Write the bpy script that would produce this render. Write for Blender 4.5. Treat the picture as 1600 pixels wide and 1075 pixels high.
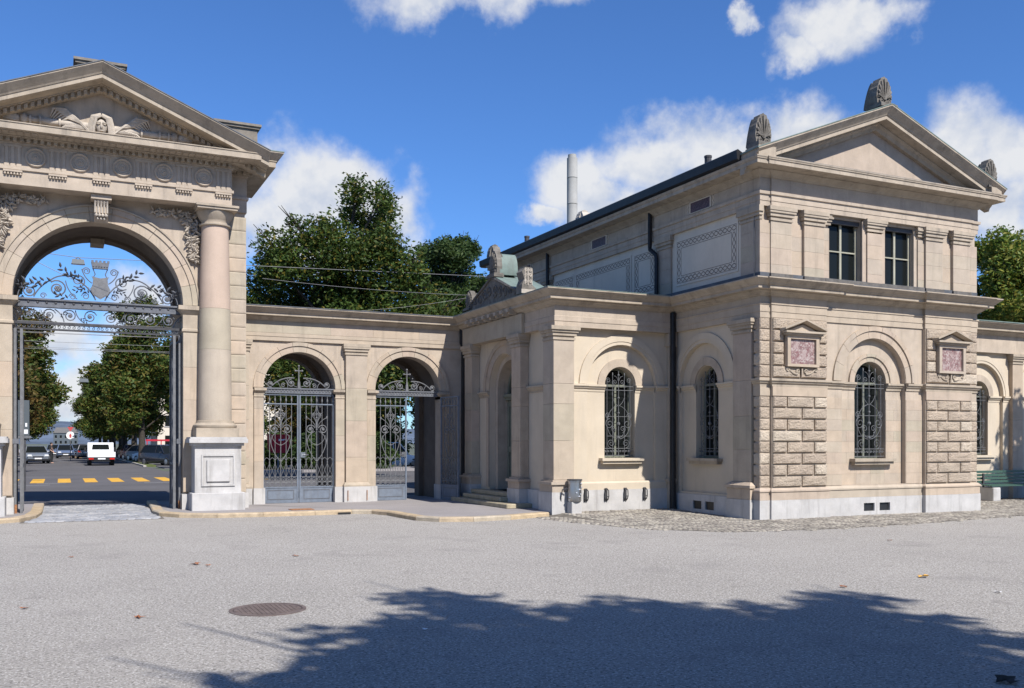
import bpy, bmesh, math, random
import numpy as np
from mathutils import Vector, Matrix
R = math.radians
random.seed(7); rng = np.random.default_rng(7)
SC = bpy.context.scene
COL = SC.collection
for o in list(bpy.data.objects): bpy.data.objects.remove(o)

# ------------------------------------------------------------------ camera
YAW = R(25.5); SY, CY = math.sin(YAW), math.cos(YAW)
cam = bpy.data.cameras.new('camera'); co = bpy.data.objects.new('camera', cam); COL.objects.link(co)
co.location = (0, 0, 1.7); co.rotation_euler = (R(90), 0, -YAW)
cam.sensor_width = 36; cam.lens = 1478/1600*36; cam.shift_y = 154.5/1600; cam.clip_end = 8000; cam.clip_start = .1
SC.camera = co
def ray(px, py):
    u = (px-800)/1478; v = (692-py)/1478
    return SY+u*CY, CY-u*SY, v
def at(px, py, dist=None, Y=None, z=None):
    r = ray(px, py)
    t = dist if dist else (Y/r[1] if Y else (z-1.7)/r[2])
    return Vector((r[0]*t, r[1]*t, 1.7+r[2]*t))

# ------------------------------------------------------------------ sky, sun, exposure
LD = Vector((-.185, .95, -1)).normalized()          # direction the sunlight travels
sun = bpy.data.lights.new('sun', 'SUN'); sun.energy = 5.0; sun.angle = R(.53); sun.color = (1, .958, .90)
so = bpy.data.objects.new('sun', sun); COL.objects.link(so)
so.rotation_euler = LD.to_track_quat('-Z', 'Y').to_euler(); so.location = (10, -20, 30)
W = bpy.data.worlds.new('World'); SC.world = W; W.use_nodes = True
nt = W.node_tree; N = nt.nodes; L = nt.links; N.clear()
def nd(t, **k):
    n = N.new(t)
    for a, b in k.items(): setattr(n, a, b)
    return n
def mth(op, a, b=None, c=None, clamp=False):
    n = N.new('ShaderNodeMath'); n.operation = op; n.use_clamp = clamp
    for i, x in enumerate((a, b, c)):
        if x is None: continue
        if isinstance(x, (int, float)): n.inputs[i].default_value = x
        else: L.new(x, n.inputs[i])
    return n.outputs[0]
sky = nd('ShaderNodeTexSky', sky_type='NISHITA', sun_disc=False, sun_elevation=math.asin(-LD.z),
         sun_rotation=math.atan2(-LD.x, -LD.y), altitude=450, air_density=1.0, dust_density=.25, ozone_density=3.5)
tc = nd('ShaderNodeTexCoord'); sep = nd('ShaderNodeSeparateXYZ'); L.new(tc.outputs['Generated'], sep.inputs[0])
AZ = mth('ARCTAN2', sep.outputs[0], sep.outputs[1]); EL = mth('ARCSINE', sep.outputs[2])
def noise(vec, scale, det, rough, off=None):
    n = nd('ShaderNodeTexNoise'); n.inputs['Scale'].default_value = scale; n.inputs['Detail'].default_value = det
    n.inputs['Roughness'].default_value = rough
    if off:
        a = nd('ShaderNodeVectorMath', operation='ADD'); L.new(vec, a.inputs[0]); a.inputs[1].default_value = off; vec = a.outputs[0]
    L.new(vec, n.inputs['Vector']); return n.outputs[0]
P = tc.outputs['Generated']
# cumulus groups: direction (from the photograph), half width, half height in pixels
CL = [(505,296,118,78),(425,345,90,85),(560,290,70,60),(625,345,62,60),(470,390,160,40),
      (905,280,70,52),(1010,255,95,62),(1120,235,100,58),(1235,235,90,55),(850,333,42,22),(960,320,100,45),
      (1500,235,90,85),(1590,230,120,80),(1560,330,110,60),(1690,260,130,110),
      (1300,45,90,55),(1245,90,48,34),(1370,15,60,40),(700,-10,140,48),(860,-25,120,40),(1155,22,26,20),
      (225,470,70,55),(95,520,110,55),(110,620,95,70),(20,560,90,70)]
wn = nd('ShaderNodeTexNoise'); wn.inputs['Scale'].default_value = 13; wn.inputs['Detail'].default_value = 7; wn.inputs['Roughness'].default_value = .6; L.new(P, wn.inputs['Vector'])
ws = nd('ShaderNodeSeparateColor'); L.new(wn.outputs['Color'], ws.inputs[0])
AZ0 = AZ; AZ = mth('ADD', AZ, mth('MULTIPLY', mth('SUBTRACT', ws.outputs[0], .5), .10)); EL = mth('ADD', EL, mth('MULTIPLY', mth('SUBTRACT', ws.outputs[1], .5), .09))
fld = None
for (px, py, rx, ry) in CL:
    rx *= 1.12; ry *= 1.12
    r = Vector(ray(px, py)).normalized(); a0 = math.atan2(r.x, r.y); e0 = math.asin(r.z)
    r2 = Vector(ray(px+rx, py)).normalized(); r3 = Vector(ray(px, py-ry)).normalized()
    ra = abs(math.atan2(r2.x, r2.y)-a0); re = abs(math.asin(r3.z)-e0)
    dx = mth('MULTIPLY_ADD', AZ, 1/ra, -a0/ra); dy = mth('MULTIPLY_ADD', EL, 1/re, -e0/re)
    d = mth('SQRT', mth('ADD', mth('MULTIPLY', dx, dx), mth('MULTIPLY', dy, dy)))
    b = mth('SUBTRACT', 1, d)
    fld = b if fld is None else mth('MAXIMUM', fld, b)
# the rest of the sky carries the same kind of scattered cumulus
wide = noise(P, 2.6, 2, .5, (3.1, 1.7, .4))
azo = mth('ABSOLUTE', mth('SUBTRACT', AZ0, YAW))
outw = mth('MULTIPLY', mth('SUBTRACT', azo, R(33)), 8, clamp=True)
wf = mth('ADD', mth('MULTIPLY', mth('SUBTRACT', wide, .62), 5.0), mth('MULTIPLY', mth('SUBTRACT', outw, 1), 4))
fld = mth('MAXIMUM', mth('MAXIMUM', fld, -1), wf)
fine = noise(P, 17, 9, .55); fine2 = noise(P, 17, 9, .55, (-.003, .0, .014))
f2 = mth('ADD', mth('MINIMUM', fld, .72), mth('MULTIPLY', mth('SUBTRACT', fine, .5), 1.5))
al = nd('ShaderNodeMapRange', interpolation_type='SMOOTHSTEP'); L.new(f2, al.inputs[0])
al.inputs[1].default_value = -.22; al.inputs[2].default_value = .70; al.inputs[3].default_value = 0; al.inputs[4].default_value = .97
shade = mth('ADD', mth('MULTIPLY', mth('SUBTRACT', fine, fine2), 3.2), .78, clamp=True)
cm = nd('ShaderNodeMix', data_type='RGBA'); L.new(shade, cm.inputs[0])
cm.inputs[6].default_value = (3.9, 4.5, 5.7, 1); cm.inputs[7].default_value = (6.5, 6.6, 6.8, 1)
tint = nd('ShaderNodeMix', data_type='RGBA', blend_type='MULTIPLY'); tint.inputs[0].default_value = 1
L.new(sky.outputs[0], tint.inputs[6]); tint.inputs[7].default_value = (.57, .88, 1.29, 1)
mx = nd('ShaderNodeMix', data_type='RGBA'); L.new(al.outputs[0], mx.inputs[0]); L.new(tint.outputs[2], mx.inputs[6]); L.new(cm.outputs[2], mx.inputs[7])
bg = nd('ShaderNodeBackground'); bg.inputs[1].default_value = .092; L.new(mx.outputs[2], bg.inputs[0])
wo = nd('ShaderNodeOutputWorld'); L.new(bg.outputs[0], wo.inputs[0])
vs = SC.view_settings; vs.view_transform = 'Standard'; vs.look = 'None'; vs.exposure = 0.45; vs.gamma = 1; vs.use_curve_mapping = False
SC.render.engine = 'CYCLES'

# ------------------------------------------------------------------ materials
M = {}
def mat(name, base, rough=.8, var=.0, pal=None, nscale=3., namt=.12, fscale=60., famt=.06, bump=.15, bscale=40., spec=.3, metal=0., island=False, stain=0., speck=None, bdist=.02):
    """procedural surface: base colour (or a palette picked per object), large mottling, fine grain, bump"""
    m = bpy.data.materials.new(name); m.use_nodes = True; t = m.node_tree; n = t.nodes; l = t.links
    bs = n['Principled BSDF']; bs.inputs['Roughness'].default_value = rough; bs.inputs['Metallic'].default_value = metal
    bs.inputs['Specular IOR Level'].default_value = spec
    g = n.new('ShaderNodeTexCoord'); geo = n.new('ShaderNodeNewGeometry')
    def nz(s, d=5, r=.6, vec=None):
        x = n.new('ShaderNodeTexNoise'); x.inputs['Scale'].default_value = s; x.inputs['Detail'].default_value = d; x.inputs['Roughness'].default_value = r
        l.new(vec or geo.outputs['Position'], x.inputs['Vector']); return x.outputs[0]
    def mixc(fac, a, b, bt='MIX'):
        x = n.new('ShaderNodeMix'); x.data_type = 'RGBA'; x.blend_type = bt
        for s, v in ((0, fac), (6, a), (7, b)):
            if isinstance(v, (int, float)): x.inputs[s].default_value = v
            elif isinstance(v, tuple): x.inputs[s].default_value = (*v, 1)[:4]
            else: l.new(v, x.inputs[s])
        return x.outputs[2]
    if pal:
        oi = n.new('ShaderNodeObjectInfo'); cr = n.new('ShaderNodeValToRGB'); cr.color_ramp.interpolation = 'CONSTANT' if not island else 'LINEAR'
        e = cr.color_ramp.elements
        while len(e) < len(pal): e.new(.5)
        for i, c in enumerate(pal): e[i].position = i/len(pal); e[i].color = (*c, 1)
        l.new(geo.outputs['Random Per Island'] if island else oi.outputs['Random'], cr.inputs[0]); col = cr.outputs[0]
    else:
        rg = n.new('ShaderNodeRGB'); rg.outputs[0].default_value = (*base, 1); col = rg.outputs[0]
    def vary(scale, amt, det, sc=None):
        r = n.new('ShaderNodeMapRange'); l.new(nz(scale, det), r.inputs[0]); r.inputs[1].default_value = .3; r.inputs[2].default_value = .7
        r.inputs[3].default_value = 1-amt; r.inputs[4].default_value = 1+amt; return r.outputs[0]
    if namt: col = mixc(1., col, vary(nscale, namt, 4), 'MULTIPLY')
    if famt: col = mixc(1., col, vary(fscale, famt, 2), 'MULTIPLY')
    if stain:
        mp = n.new('ShaderNodeMapping'); mp.inputs['Scale'].default_value = (5, 5, .5); l.new(geo.outputs['Position'], mp.inputs[0])
        r = n.new('ShaderNodeMapRange'); l.new(nz(1.0, 6, .65, mp.outputs[0]), r.inputs[0]); r.inputs[1].default_value = .53; r.inputs[2].default_value = .75; r.inputs[3].default_value = 0; r.inputs[4].default_value = stain
        col = mixc(r.outputs[0], col, (.12, .105, .09))
    if speck:
        for (s, th, c, a) in speck:
            r = n.new('ShaderNodeMapRange'); l.new(nz(s, 2, .5), r.inputs[0]); r.inputs[1].default_value = th; r.inputs[2].default_value = th+.06; r.inputs[3].default_value = 0; r.inputs[4].default_value = a
            col = mixc(r.outputs[0], col, c)
    l.new(col, bs.inputs['Base Color'])
    if bump:
        b = n.new('ShaderNodeBump'); b.inputs['Strength'].default_value = bump; b.inputs['Distance'].default_value = bdist
        l.new(nz(bscale, 6, .65), b.inputs['Height']); l.new(b.outputs[0], bs.inputs['Normal'])
    M[name] = m; return m
PAL = [(.46,.378,.295),(.445,.368,.295),(.475,.38,.292),(.43,.368,.285),(.49,.39,.302),(.455,.38,.30),(.465,.372,.295)]
PAL = [tuple(v*.88*k for v, k in zip(q, (1, 1.01, 1.0))) for q in PAL]
mat('stone', (.46,.375,.295), .85, pal=PAL, namt=.10, famt=.05, bump=.12, stain=.32)
mat('stone_plain', (.415,.345,.272), .85, namt=.13, famt=.06, bump=.14, stain=.45)
mat('rustic', (.46,.36,.28), .9, pal=[(.42,.342,.262),(.405,.33,.255),(.435,.352,.27),(.42,.345,.268),(.52,.44,.345),(.41,.332,.258)], namt=.12, fscale=45, famt=.14, bump=1., bscale=24, bdist=.05, stain=.25)
mat('mould', (.37,.31,.24), .85, namt=.16, famt=.06, bump=.16, stain=.6)
mat('drum_pink', (.455,.35,.275), .8, nscale=1.2, namt=.10, bump=.06, stain=.15)
mat('drum_green', (.40,.348,.265), .8, nscale=1.5, namt=.10, bump=.06)
mat('drum_grey', (.425,.362,.288), .8, nscale=1.5, namt=.10, bump=.06, stain=.2)
mat('plaster', (.52,.445,.345), .9, nscale=1.3, namt=.07, famt=.03, bump=.06, bscale=25, stain=.15)
mat('plaster_pale', (.60,.535,.44), .9, nscale=1.3, namt=.07, famt=.03, bump=.05, stain=.18)
mat('plinth', (.45,.435,.42), .85, nscale=2.5, namt=.13, famt=.05, bump=.2, stain=.5)
mat('passage_shade', (.15,.12,.095), .9, nscale=2, namt=.2, bump=.2, stain=.3)  # shade of the arch interiors put into a darker stone colour
mat('dark_stone', (.16,.145,.125), .9, nscale=6, namt=.35, bump=.5)
mat('carved', (.42,.37,.31), .9, nscale=6, namt=.2, bump=.4, stain=.3)
mat('soot_stone', (.20,.175,.145), .9, nscale=3, namt=.3, bump=.3, stain=.5)
mat('soot', (.13,.12,.11), .9, nscale=5, namt=.4, bump=.4)
mat('copper', (.15,.195,.175), .6, nscale=4, namt=.2, bump=.1, stain=.5)
mat('lead', (.10,.105,.115), .5, nscale=4, namt=.25, bump=.15)
mat('gutter', (.018,.018,.02), .4, nscale=4, namt=.3, bump=.05)
mat('roof', (.16,.15,.145), .7, namt=.2)
mat('iron', (.115,.122,.138), .55, nscale=9, namt=.2, bump=.2, spec=.4)
mat('iron_pale', (.14,.143,.15), .6, nscale=9, namt=.2, bump=.2, spec=.4)
mat('iron_dark', (.055,.055,.06), .55, nscale=9, namt=.3, bump=.2)
mat('gate_panel', (.15,.175,.215), .55, nscale=7, namt=.16, bump=.1, stain=.25)
mat('rust', (.28,.13,.06), .9, nscale=20, namt=.4, bump=.4)
mat('glass', (.010,.012,.012), .16, namt=0, famt=0, bump=.06, bscale=1.5, spec=.12)
mat('timber', (.17,.18,.14), .65, nscale=3, namt=.18, bump=.15)
mat('timber_pale', (.33,.32,.25), .65, namt=.15)
mat('ink', (.16,.13,.11), .9, namt=.2)
mat('asphalt', (.335,.314,.285), .92, nscale=.35, namt=.07, fscale=30, famt=.12, bump=1., bscale=42, bdist=.02, spec=.03,
    speck=[(46,.57,(.60,.565,.53),.8),(36,.58,(.13,.118,.108),.75),(.9,.60,(.22,.205,.195),.22),(2.7,.66,(.17,.155,.145),.25)])
mat('street', (.115,.11,.112), .9, spec=.08, nscale=.3, namt=.14, fscale=40, famt=.1, bump=.3, bscale=60, stain=.1)
mat('pavement', (.27,.25,.245), .9, nscale=.8, namt=.08, fscale=70, famt=.16, bump=.3, bscale=120)
mat('kerb', (.42,.335,.235), .9, nscale=6, namt=.2, fscale=50, famt=.12, bump=.4, bscale=40, stain=.2, pal=[(.41,.325,.225),(.43,.335,.225),(.39,.33,.25),(.42,.325,.21)])
mat('granite', (.36,.335,.30), .9, nscale=4, namt=.15, bump=.3, pal=[(.36,.335,.30),(.40,.36,.30)])
mat('step_stone', (.36,.31,.215), .9, nscale=4, namt=.2, bump=.3, stain=.4)
mat('cobble', (.3,.27,.23), .9, pal=[(.23,.205,.175),(.17,.15,.13),(.28,.255,.215),(.20,.18,.155),(.33,.30,.25)], island=True, nscale=1.5, namt=.3, bump=.3)
mat('sett', (.36,.36,.37), .9, pal=[(.28,.28,.29),(.21,.22,.24),(.33,.325,.325),(.25,.255,.27)], island=True, nscale=1.4, namt=.28, bump=.3)
mat('dirt', (.13,.115,.095), .95, nscale=4, namt=.3, bump=.3)
mat('grass', (.09,.11,.035), .95, nscale=3, namt=.4, bump=.5)
mat('land', (.10,.11,.08), .95, nscale=.01, namt=.3, bump=0)
mat('hill', (.085,.11,.15), .95, nscale=.02, namt=.35, bump=0)  # distance haze painted into the blue-grey base colour
mat('yellow', (.62,.34,.045), .8, nscale=4, namt=.18, fscale=50, famt=.1, bump=.1)
mat('white_line', (.42,.42,.42), .8, nscale=3, namt=.2)
mat('manhole', (.135,.105,.095), .7, nscale=7, namt=.25, bump=.3)
mat('marble', (.25,.165,.155), .4, nscale=9, namt=.3, bump=.02, speck=[(9,.50,(.36,.29,.27),.7),(16,.56,(.19,.075,.08),.7),(24,.58,(.45,.40,.37),.7)])
mat('marble_dark', (.07,.035,.035), .4, nscale=9, namt=.3, bump=.02, speck=[(40,.58,(.22,.15,.15),.7)])
mat('bark', (.05,.042,.034), .95, nscale=9, namt=.3, bump=.8, bscale=14)
LG = [(.028,.058,.010),(.045,.085,.016),(.065,.108,.02),(.08,.125,.025),(.055,.095,.018),(.10,.135,.024)]
mat('leaf_green', (.05,.08,.02), .6, pal=LG+[(.05,.085,.015),(.06,.09,.015),(.035,.066,.012),(.04,.075,.014),(.05,.08,.014),(.17,.14,.02)], island=True, namt=.25, nscale=.6, famt=0, bump=0)
mat('leaf_dark', (.03,.06,.02), .6, pal=[(.020,.045,.012),(.03,.062,.016),(.045,.078,.018),(.058,.09,.022)], island=True, namt=.25, nscale=.6, famt=0, bump=0)
mat('leaf_light', (.05,.08,.02), .6, pal=[(.05,.095,.014),(.09,.15,.022),(.12,.18,.028),(.15,.20,.035),(.26,.24,.04)], island=True, namt=.25, nscale=.6, famt=0, bump=0)
mat('leaf_mix', (.05,.08,.02), .6, pal=LG+[(.08,.11,.018),(.11,.11,.02),(.13,.085,.02),(.15,.13,.025)], island=True, namt=.3, nscale=.35, famt=0, bump=0)
mat('leaf_brown', (.07,.05,.02), .6, pal=[(.040,.055,.012),(.075,.07,.016),(.11,.07,.018),(.06,.08,.016),(.13,.075,.02)], island=True, namt=.3, nscale=.4, famt=0, bump=0)
for k in ('leaf_green','leaf_dark','leaf_light','leaf_mix','leaf_brown'):
    t = M[k].node_tree; bs = t.nodes['Principled BSDF']; tr = t.nodes.new('ShaderNodeBsdfTranslucent'); ad = t.nodes.new('ShaderNodeMixShader'); ad.inputs[0].default_value = .33
    src = bs.inputs['Base Color'].links[0].from_socket; t.links.new(src, tr.inputs[0]); t.links.new(bs.outputs[0], ad.inputs[1]); t.links.new(tr.outputs[0], ad.inputs[2])
    t.links.new(ad.outputs[0], t.nodes['Material Output'].inputs[0])
def paint(name, c, rough=.25, metal=.0): mat(name, c, rough, namt=.03, famt=0, bump=0, spec=.6, metal=metal)
paint('car_silver', (.30,.33,.37), .3, .5); paint('car_blue', (.17,.22,.33), .3, .4); paint('car_dark', (.02,.022,.03)); paint('car_white', (.75,.76,.77))
paint('car_red', (.20,.015,.018)); paint('car_grey', (.2,.2,.21), .3, .4); paint('car_yellow', (.7,.38,.02)); paint('black', (.012,.012,.013), .5); paint('tyre', (.02,.02,.02), .9)
paint('rim', (.4,.4,.42), .3, .8); paint('lamp_glass', (.7,.72,.75), .1); paint('tail_red', (.5,.02,.015), .2); paint('sign_red', (.45,.05,.05), .6); paint('sign_white', (.75,.75,.75), .5)
paint('board_grey', (.075,.09,.10), .5); paint('red_box', (.42,.012,.03), .4); paint('skin', (.45,.27,.2), .6); paint('cloth_black', (.012,.012,.014), .9); paint('cloth_navy', (.02,.025,.045), .9); paint('hair', (.02,.014,.01), .7)
paint('steel', (.42,.43,.45), .3, .9); paint('bench_green', (.04,.085,.06), .5); mat('concrete', (.36,.35,.33), .95, nscale=.3, namt=.1, bump=0, spec=.05); paint('wire', (.12,.12,.125), .5); paint('dry_leaf', (.25,.09,.03), .8); paint('dry_leaf_yellow', (.55,.3,.05), .8); paint('paper', (.8,.8,.8), .8)
paint('house_wall', (.42,.40,.37), .9); paint('sky_blue_sign', (.1,.42,.62), .5)  # house wall in its own plain grey

# ------------------------------------------------------------------ mesh helpers
FR = lambda y: (lambda u, d, z: (u, y+d, z))        # wall that faces -Y: u along X, d into the wall
SD = lambda x: (lambda u, d, z: (x+d, u, z))        # wall that faces -X: u along Y
ID = lambda x, y, z: (x, y, z)
class MB:
    def __init__(s, T=ID): s.v = []; s.f = []; s.T = T
    def add(s, vs, fs):
        b = len(s.v); s.v += [s.T(*p) for p in vs]; s.f += [[i+b for i in f] for f in fs]; return s
    def box(s, x0, x1, y0, y1, z0, z1, c=0):
        if c <= 0:
            vs = [(x, y, z) for x in (x0, x1) for y in (y0, y1) for z in (z0, z1)]
            return s.add(vs, [(0,1,3,2),(4,6,7,5),(0,4,5,1),(2,3,7,6),(0,2,6,4),(1,5,7,3)])
        return s.cbox(x0, x1, y0, y1, z0, z1, c)
    def cbox(s, x0, x1, y0, y1, z0, z1, c):          # chamfered box
        bm = bmesh.new(); bmesh.ops.create_cube(bm, size=1)
        for v in bm.verts: v.co = Vector(((x0+x1)/2+v.co.x*(x1-x0), (y0+y1)/2+v.co.y*(y1-y0), (z0+z1)/2+v.co.z*(z1-z0)))
        bmesh.ops.bevel(bm, geom=bm.edges[:], offset=c, segments=1, affect='EDGES')
        bm.verts.index_update(); s.add([tuple(v.co) for v in bm.verts], [[v.index for v in f.verts] for f in bm.faces]); bm.free(); return s
    def prism(s, poly, a, b, ax='y'):
        n = len(poly)
        g = {'y': lambda p, t: (p[0], t, p[1]), 'x': lambda p, t: (t, p[0], p[1]), 'z': lambda p, t: (p[0], p[1], t)}[ax]
        return s.add([g(p, a) for p in poly]+[g(p, b) for p in poly], [list(range(n)), list(range(2*n-1, n-1, -1))]+[(i, (i+1)%n, n+(i+1)%n, n+i) for i in range(n)])
    def tube(s, pts, r, n=6, cap=True):
        pts = [Vector(p) for p in pts]; m = len(pts); rr = r if isinstance(r, (list, tuple)) else [r]*m
        t0 = (pts[1]-pts[0]).normalized(); nr = t0.orthogonal().normalized(); vs = []
        for i, p in enumerate(pts):
            t = (pts[min(i+1, m-1)]-pts[max(i-1, 0)]).normalized()
            nr = (nr-t*nr.dot(t)); nr = nr.normalized() if nr.length > 1e-6 else t.orthogonal().normalized()
            bn = t.cross(nr)
            vs += [tuple(p+(nr*math.cos(2*math.pi*k/n)+bn*math.sin(2*math.pi*k/n))*rr[i]) for k in range(n)]
        fs = [(i*n+k, i*n+(k+1)%n, (i+1)*n+(k+1)%n, (i+1)*n+k) for i in range(m-1) for k in range(n)]
        if cap: fs += [list(range(n)), list(range(m*n-1, m*n-n-1, -1))]
        return s.add(vs, fs)
    def lathe(s, prof, c=(0,0,0), n=24, ax='z', flat=1.):
        vs = []
        for (r, h) in prof:
            for k in range(n):
                a = 2*math.pi*k/n; x, y = r*math.cos(a), r*math.sin(a)*flat
                vs.append({'z': (c[0]+x, c[1]+y, c[2]+h), 'y': (c[0]+x, c[1]+h, c[2]+y), 'x': (c[0]+h, c[1]+x, c[2]+y)}[ax])
        m = len(prof)
        return s.add(vs, [(i*n+k, i*n+(k+1)%n, (i+1)*n+(k+1)%n, (i+1)*n+k) for i in range(m-1) for k in range(n)]+[list(range(n)), list(range(m*n-1, m*n-n-1, -1))])
    def sweep(s, prof, path):                        # horizontal moulding, outside to the right of the path
        P = [Vector(p) for p in path]; m = len(P); k = len(prof); vs = []
        ns = [Vector((d.y, -d.x)) for d in [(P[i+1]-P[i]).normalized() for i in range(m-1)]]
        for i, p in enumerate(P):
            if i == 0: q = ns[0]
            elif i == m-1: q = ns[-1]
            else: q = (ns[i-1]+ns[i])/(1+ns[i-1].dot(ns[i]))
            vs += [(p.x+q.x*o, p.y+q.y*o, z) for o, z in prof]
        fs = [(i*k+j, i*k+(j+1)%k, (i+1)*k+(j+1)%k, (i+1)*k+j) for i in range(m-1) for j in range(k)]
        return s.add(vs, fs+[list(range(k)), list(range(m*k-1, m*k-k-1, -1))])
    def rake(s, prof, pts, y):                       # raking cornice along (x,z) points; prof = (forward, up)
        k = len(prof); m = len(pts); al = math.atan2(abs(pts[1][1]-pts[0][1]), abs(pts[1][0]-pts[0][0])); c = math.cos(al)
        vs = [(x, y-o, z+h/c) for (x, z) in pts for (o, h) in prof]
        fs = [(i*k+j, i*k+(j+1)%k, (i+1)*k+(j+1)%k, (i+1)*k+j) for i in range(m-1) for j in range(k)]
        return s.add(vs, fs+[list(range(k)), list(range(m*k-1, m*k-k-1, -1))])
    def ring(s, uc, zs, r0, r1, d0, d1, a0=0., a1=math.pi, n=24):
        vs = []
        for i in range(n+1):
            a = a0+(a1-a0)*i/n
            for r in (r0, r1):
                for d in (d0, d1): vs.append((uc+r*math.cos(a), d, zs+r*math.sin(a)))
        fs = [(i*4+a, i*4+b, i*4+4+b, i*4+4+a) for i in range(n) for a, b in ((0,1),(1,3),(3,2),(2,0))]
        return s.add(vs, fs+[(0,1,3,2), (4*n, 4*n+2, 4*n+3, 4*n+1)])
    def wall(s, u0, u1, z0, z1, d0, d1, ops, n=24):  # ops: (uc, half, zbottom, zspring, arched)
        ops = sorted(ops); cur = u0
        def cell(q):
            s.add([(u, d, z) for d in (d0, d1) for (u, z) in q], [list(range(len(q))), list(range(2*len(q)-1, len(q)-1, -1))])
        def side(p, q): s.add([(p[0], d0, p[1]), (q[0], d0, q[1]), (q[0], d1, q[1]), (p[0], d1, p[1])], [(0,1,2,3)])
        for (uc, h, zb, zs, arc) in ops:
            l, r = uc-h, uc+h
            cell([(cur, z0), (l, z0), (l, z1), (cur, z1)])
            if zb > z0: cell([(l, z0), (r, z0), (r, zb), (l, zb)]); side((l, zb), (r, zb))
            side((l, zb), (l, zs)); side((r, zb), (r, zs))
            if arc:
                ar = [(uc-h*math.cos(math.pi*i/n), zs+h*math.sin(math.pi*i/n)) for i in range(n+1)]
                for p, q in zip(ar, ar[1:]): cell([p, q, (q[0], z1), (p[0], z1)]); side(p, q)
            else:
                cell([(l, zs), (r, zs), (r, z1), (l, z1)]); side((l, zs), (r, zs))
            cur = r
        cell([(cur, z0), (u1, z0), (u1, z1), (cur, z1)])
        for p, q in (((u0,z0),(u0,z1)), ((u1,z0),(u1,z1)), ((u0,z1),(u1,z1)), ((u0,z0),(u1,z0))): side(p, q)
        return s
    def ball(s, c, r, n=8, m=6):
        rx, ry, rz = r if isinstance(r, tuple) else (r, r, r); vs = []
        for i in range(m+1):
            t = math.pi*i/m
            for k in range(n): a = 2*math.pi*k/n; vs.append((c[0]+rx*math.sin(t)*math.cos(a), c[1]+ry*math.sin(t)*math.sin(a), c[2]+rz*math.cos(t)))
        return s.add(vs, [(i*n+k, i*n+(k+1)%n, (i+1)*n+(k+1)%n, (i+1)*n+k) for i in range(m) for k in range(n)])
    def mesh(s, name, m, smooth=False):
        me = bpy.data.meshes.new(name); me.from_pydata(s.v, [], s.f); me.update()
        bm = bmesh.new(); bm.from_mesh(me); bmesh.ops.recalc_face_normals(bm, faces=bm.faces[:]); bm.to_mesh(me); bm.free()
        me.materials.append(M[m])
        if smooth:
            me.polygons.foreach_set('use_smooth', [True]*len(me.polygons))
            me.set_sharp_from_angle(angle=R(40))
        return me
    def build(s, name, m, parent=None, smooth=False): return link(name, s.mesh(name, m, smooth), parent)
def link(name, me, parent=None, loc=None, scale=None, rz=None):
    o = bpy.data.objects.new(name, me); COL.objects.link(o)
    if loc: o.location = loc
    if scale: o.scale = scale
    if rz: o.rotation_euler = (0, 0, rz)
    if parent: o.parent = parent; o.matrix_parent_inverse = Matrix.Translation(-parent.location) if False else Matrix.Identity(4)
    return o
def tag(o, label, cat, group=None):
    o['label'] = label; o['category'] = cat
    if group: o['group'] = group
    return o
def kind(o, k): o['kind'] = k; return o
def thing(name, label, cat, group=None, loc=(0,0,0), rz=0):
    o = bpy.data.objects.new(name, None); COL.objects.link(o); o.location = loc; o.rotation_euler = (0, 0, rz); o.empty_display_size = .2
    return tag(o, label, cat, group)
def copy_tree(o, parent=None):
    c = o.copy(); COL.objects.link(c); c.parent = parent
    for ch in o.children: copy_tree(ch, c)
    return c
def spiral(cx, cz, r, turns, a0, sgn=1, k=.18, n=22):   # scroll from the outside in, (x,z)
    return [(cx+r*(1-(1-k)*i/n)*math.cos(a0+sgn*2*math.pi*turns*i/n), cz+r*(1-(1-k)*i/n)*math.sin(a0+sgn*2*math.pi*turns*i/n)) for i in range(n+1)]
def arc2(p, q, bulge, n=8):                             # bowed line between two (x,z) points
    (x0, z0), (x1, z1) = p, q; nx, nz = -(z1-z0), x1-x0
    return [(x0+(x1-x0)*t+nx*bulge*4*t*(1-t), z0+(z1-z0)*t+nz*bulge*4*t*(1-t)) for t in [i/n for i in range(n+1)]]
# shared stone blocks (unit size, front face towards -Y at y=0, body behind)
def rustic_mesh(seed, amp=.13, m='rustic', n=5, side=False):
    r = random.Random(seed); g = MB(); e = [-.5, -.44]+[-.44+.88*i/n for i in range(1, n)]+[.44, .5]; k = len(e); vs = []
    for i, z in enumerate(e):
        for j, x in enumerate(e):
            edge = i in (0, k-1) or j in (0, k-1); rim = i in (1, k-2) or j in (1, k-2)
            d = .45 if edge else (.10+.10*r.random() if rim else .06+amp*(r.random()-.5))
            vs.append((x, d, z))
    fs = [(i*k+j, i*k+j+1, (i+1)*k+j+1, (i+1)*k+j) for i in range(k-1) for j in range(k-1)]
    b = len(vs); vs += [(-.5, 1, -.5), (.5, 1, -.5), (.5, 1, .5), (-.5, 1, .5)]
    per = [[j for j in range(k)], [i*k+k-1 for i in range(k)], [(k-1)*k+j for j in range(k-1, -1, -1)], [i*k for i in range(k-1, -1, -1)]]
    for p, (a, c) in zip(per, ((0,1),(1,2),(2,3),(3,0))): fs.append(p+[b+c, b+a])
    g.add(vs, fs); return g.mesh('stone_block', m)
RUST = [rustic_mesh(i) for i in range(5)]
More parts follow.
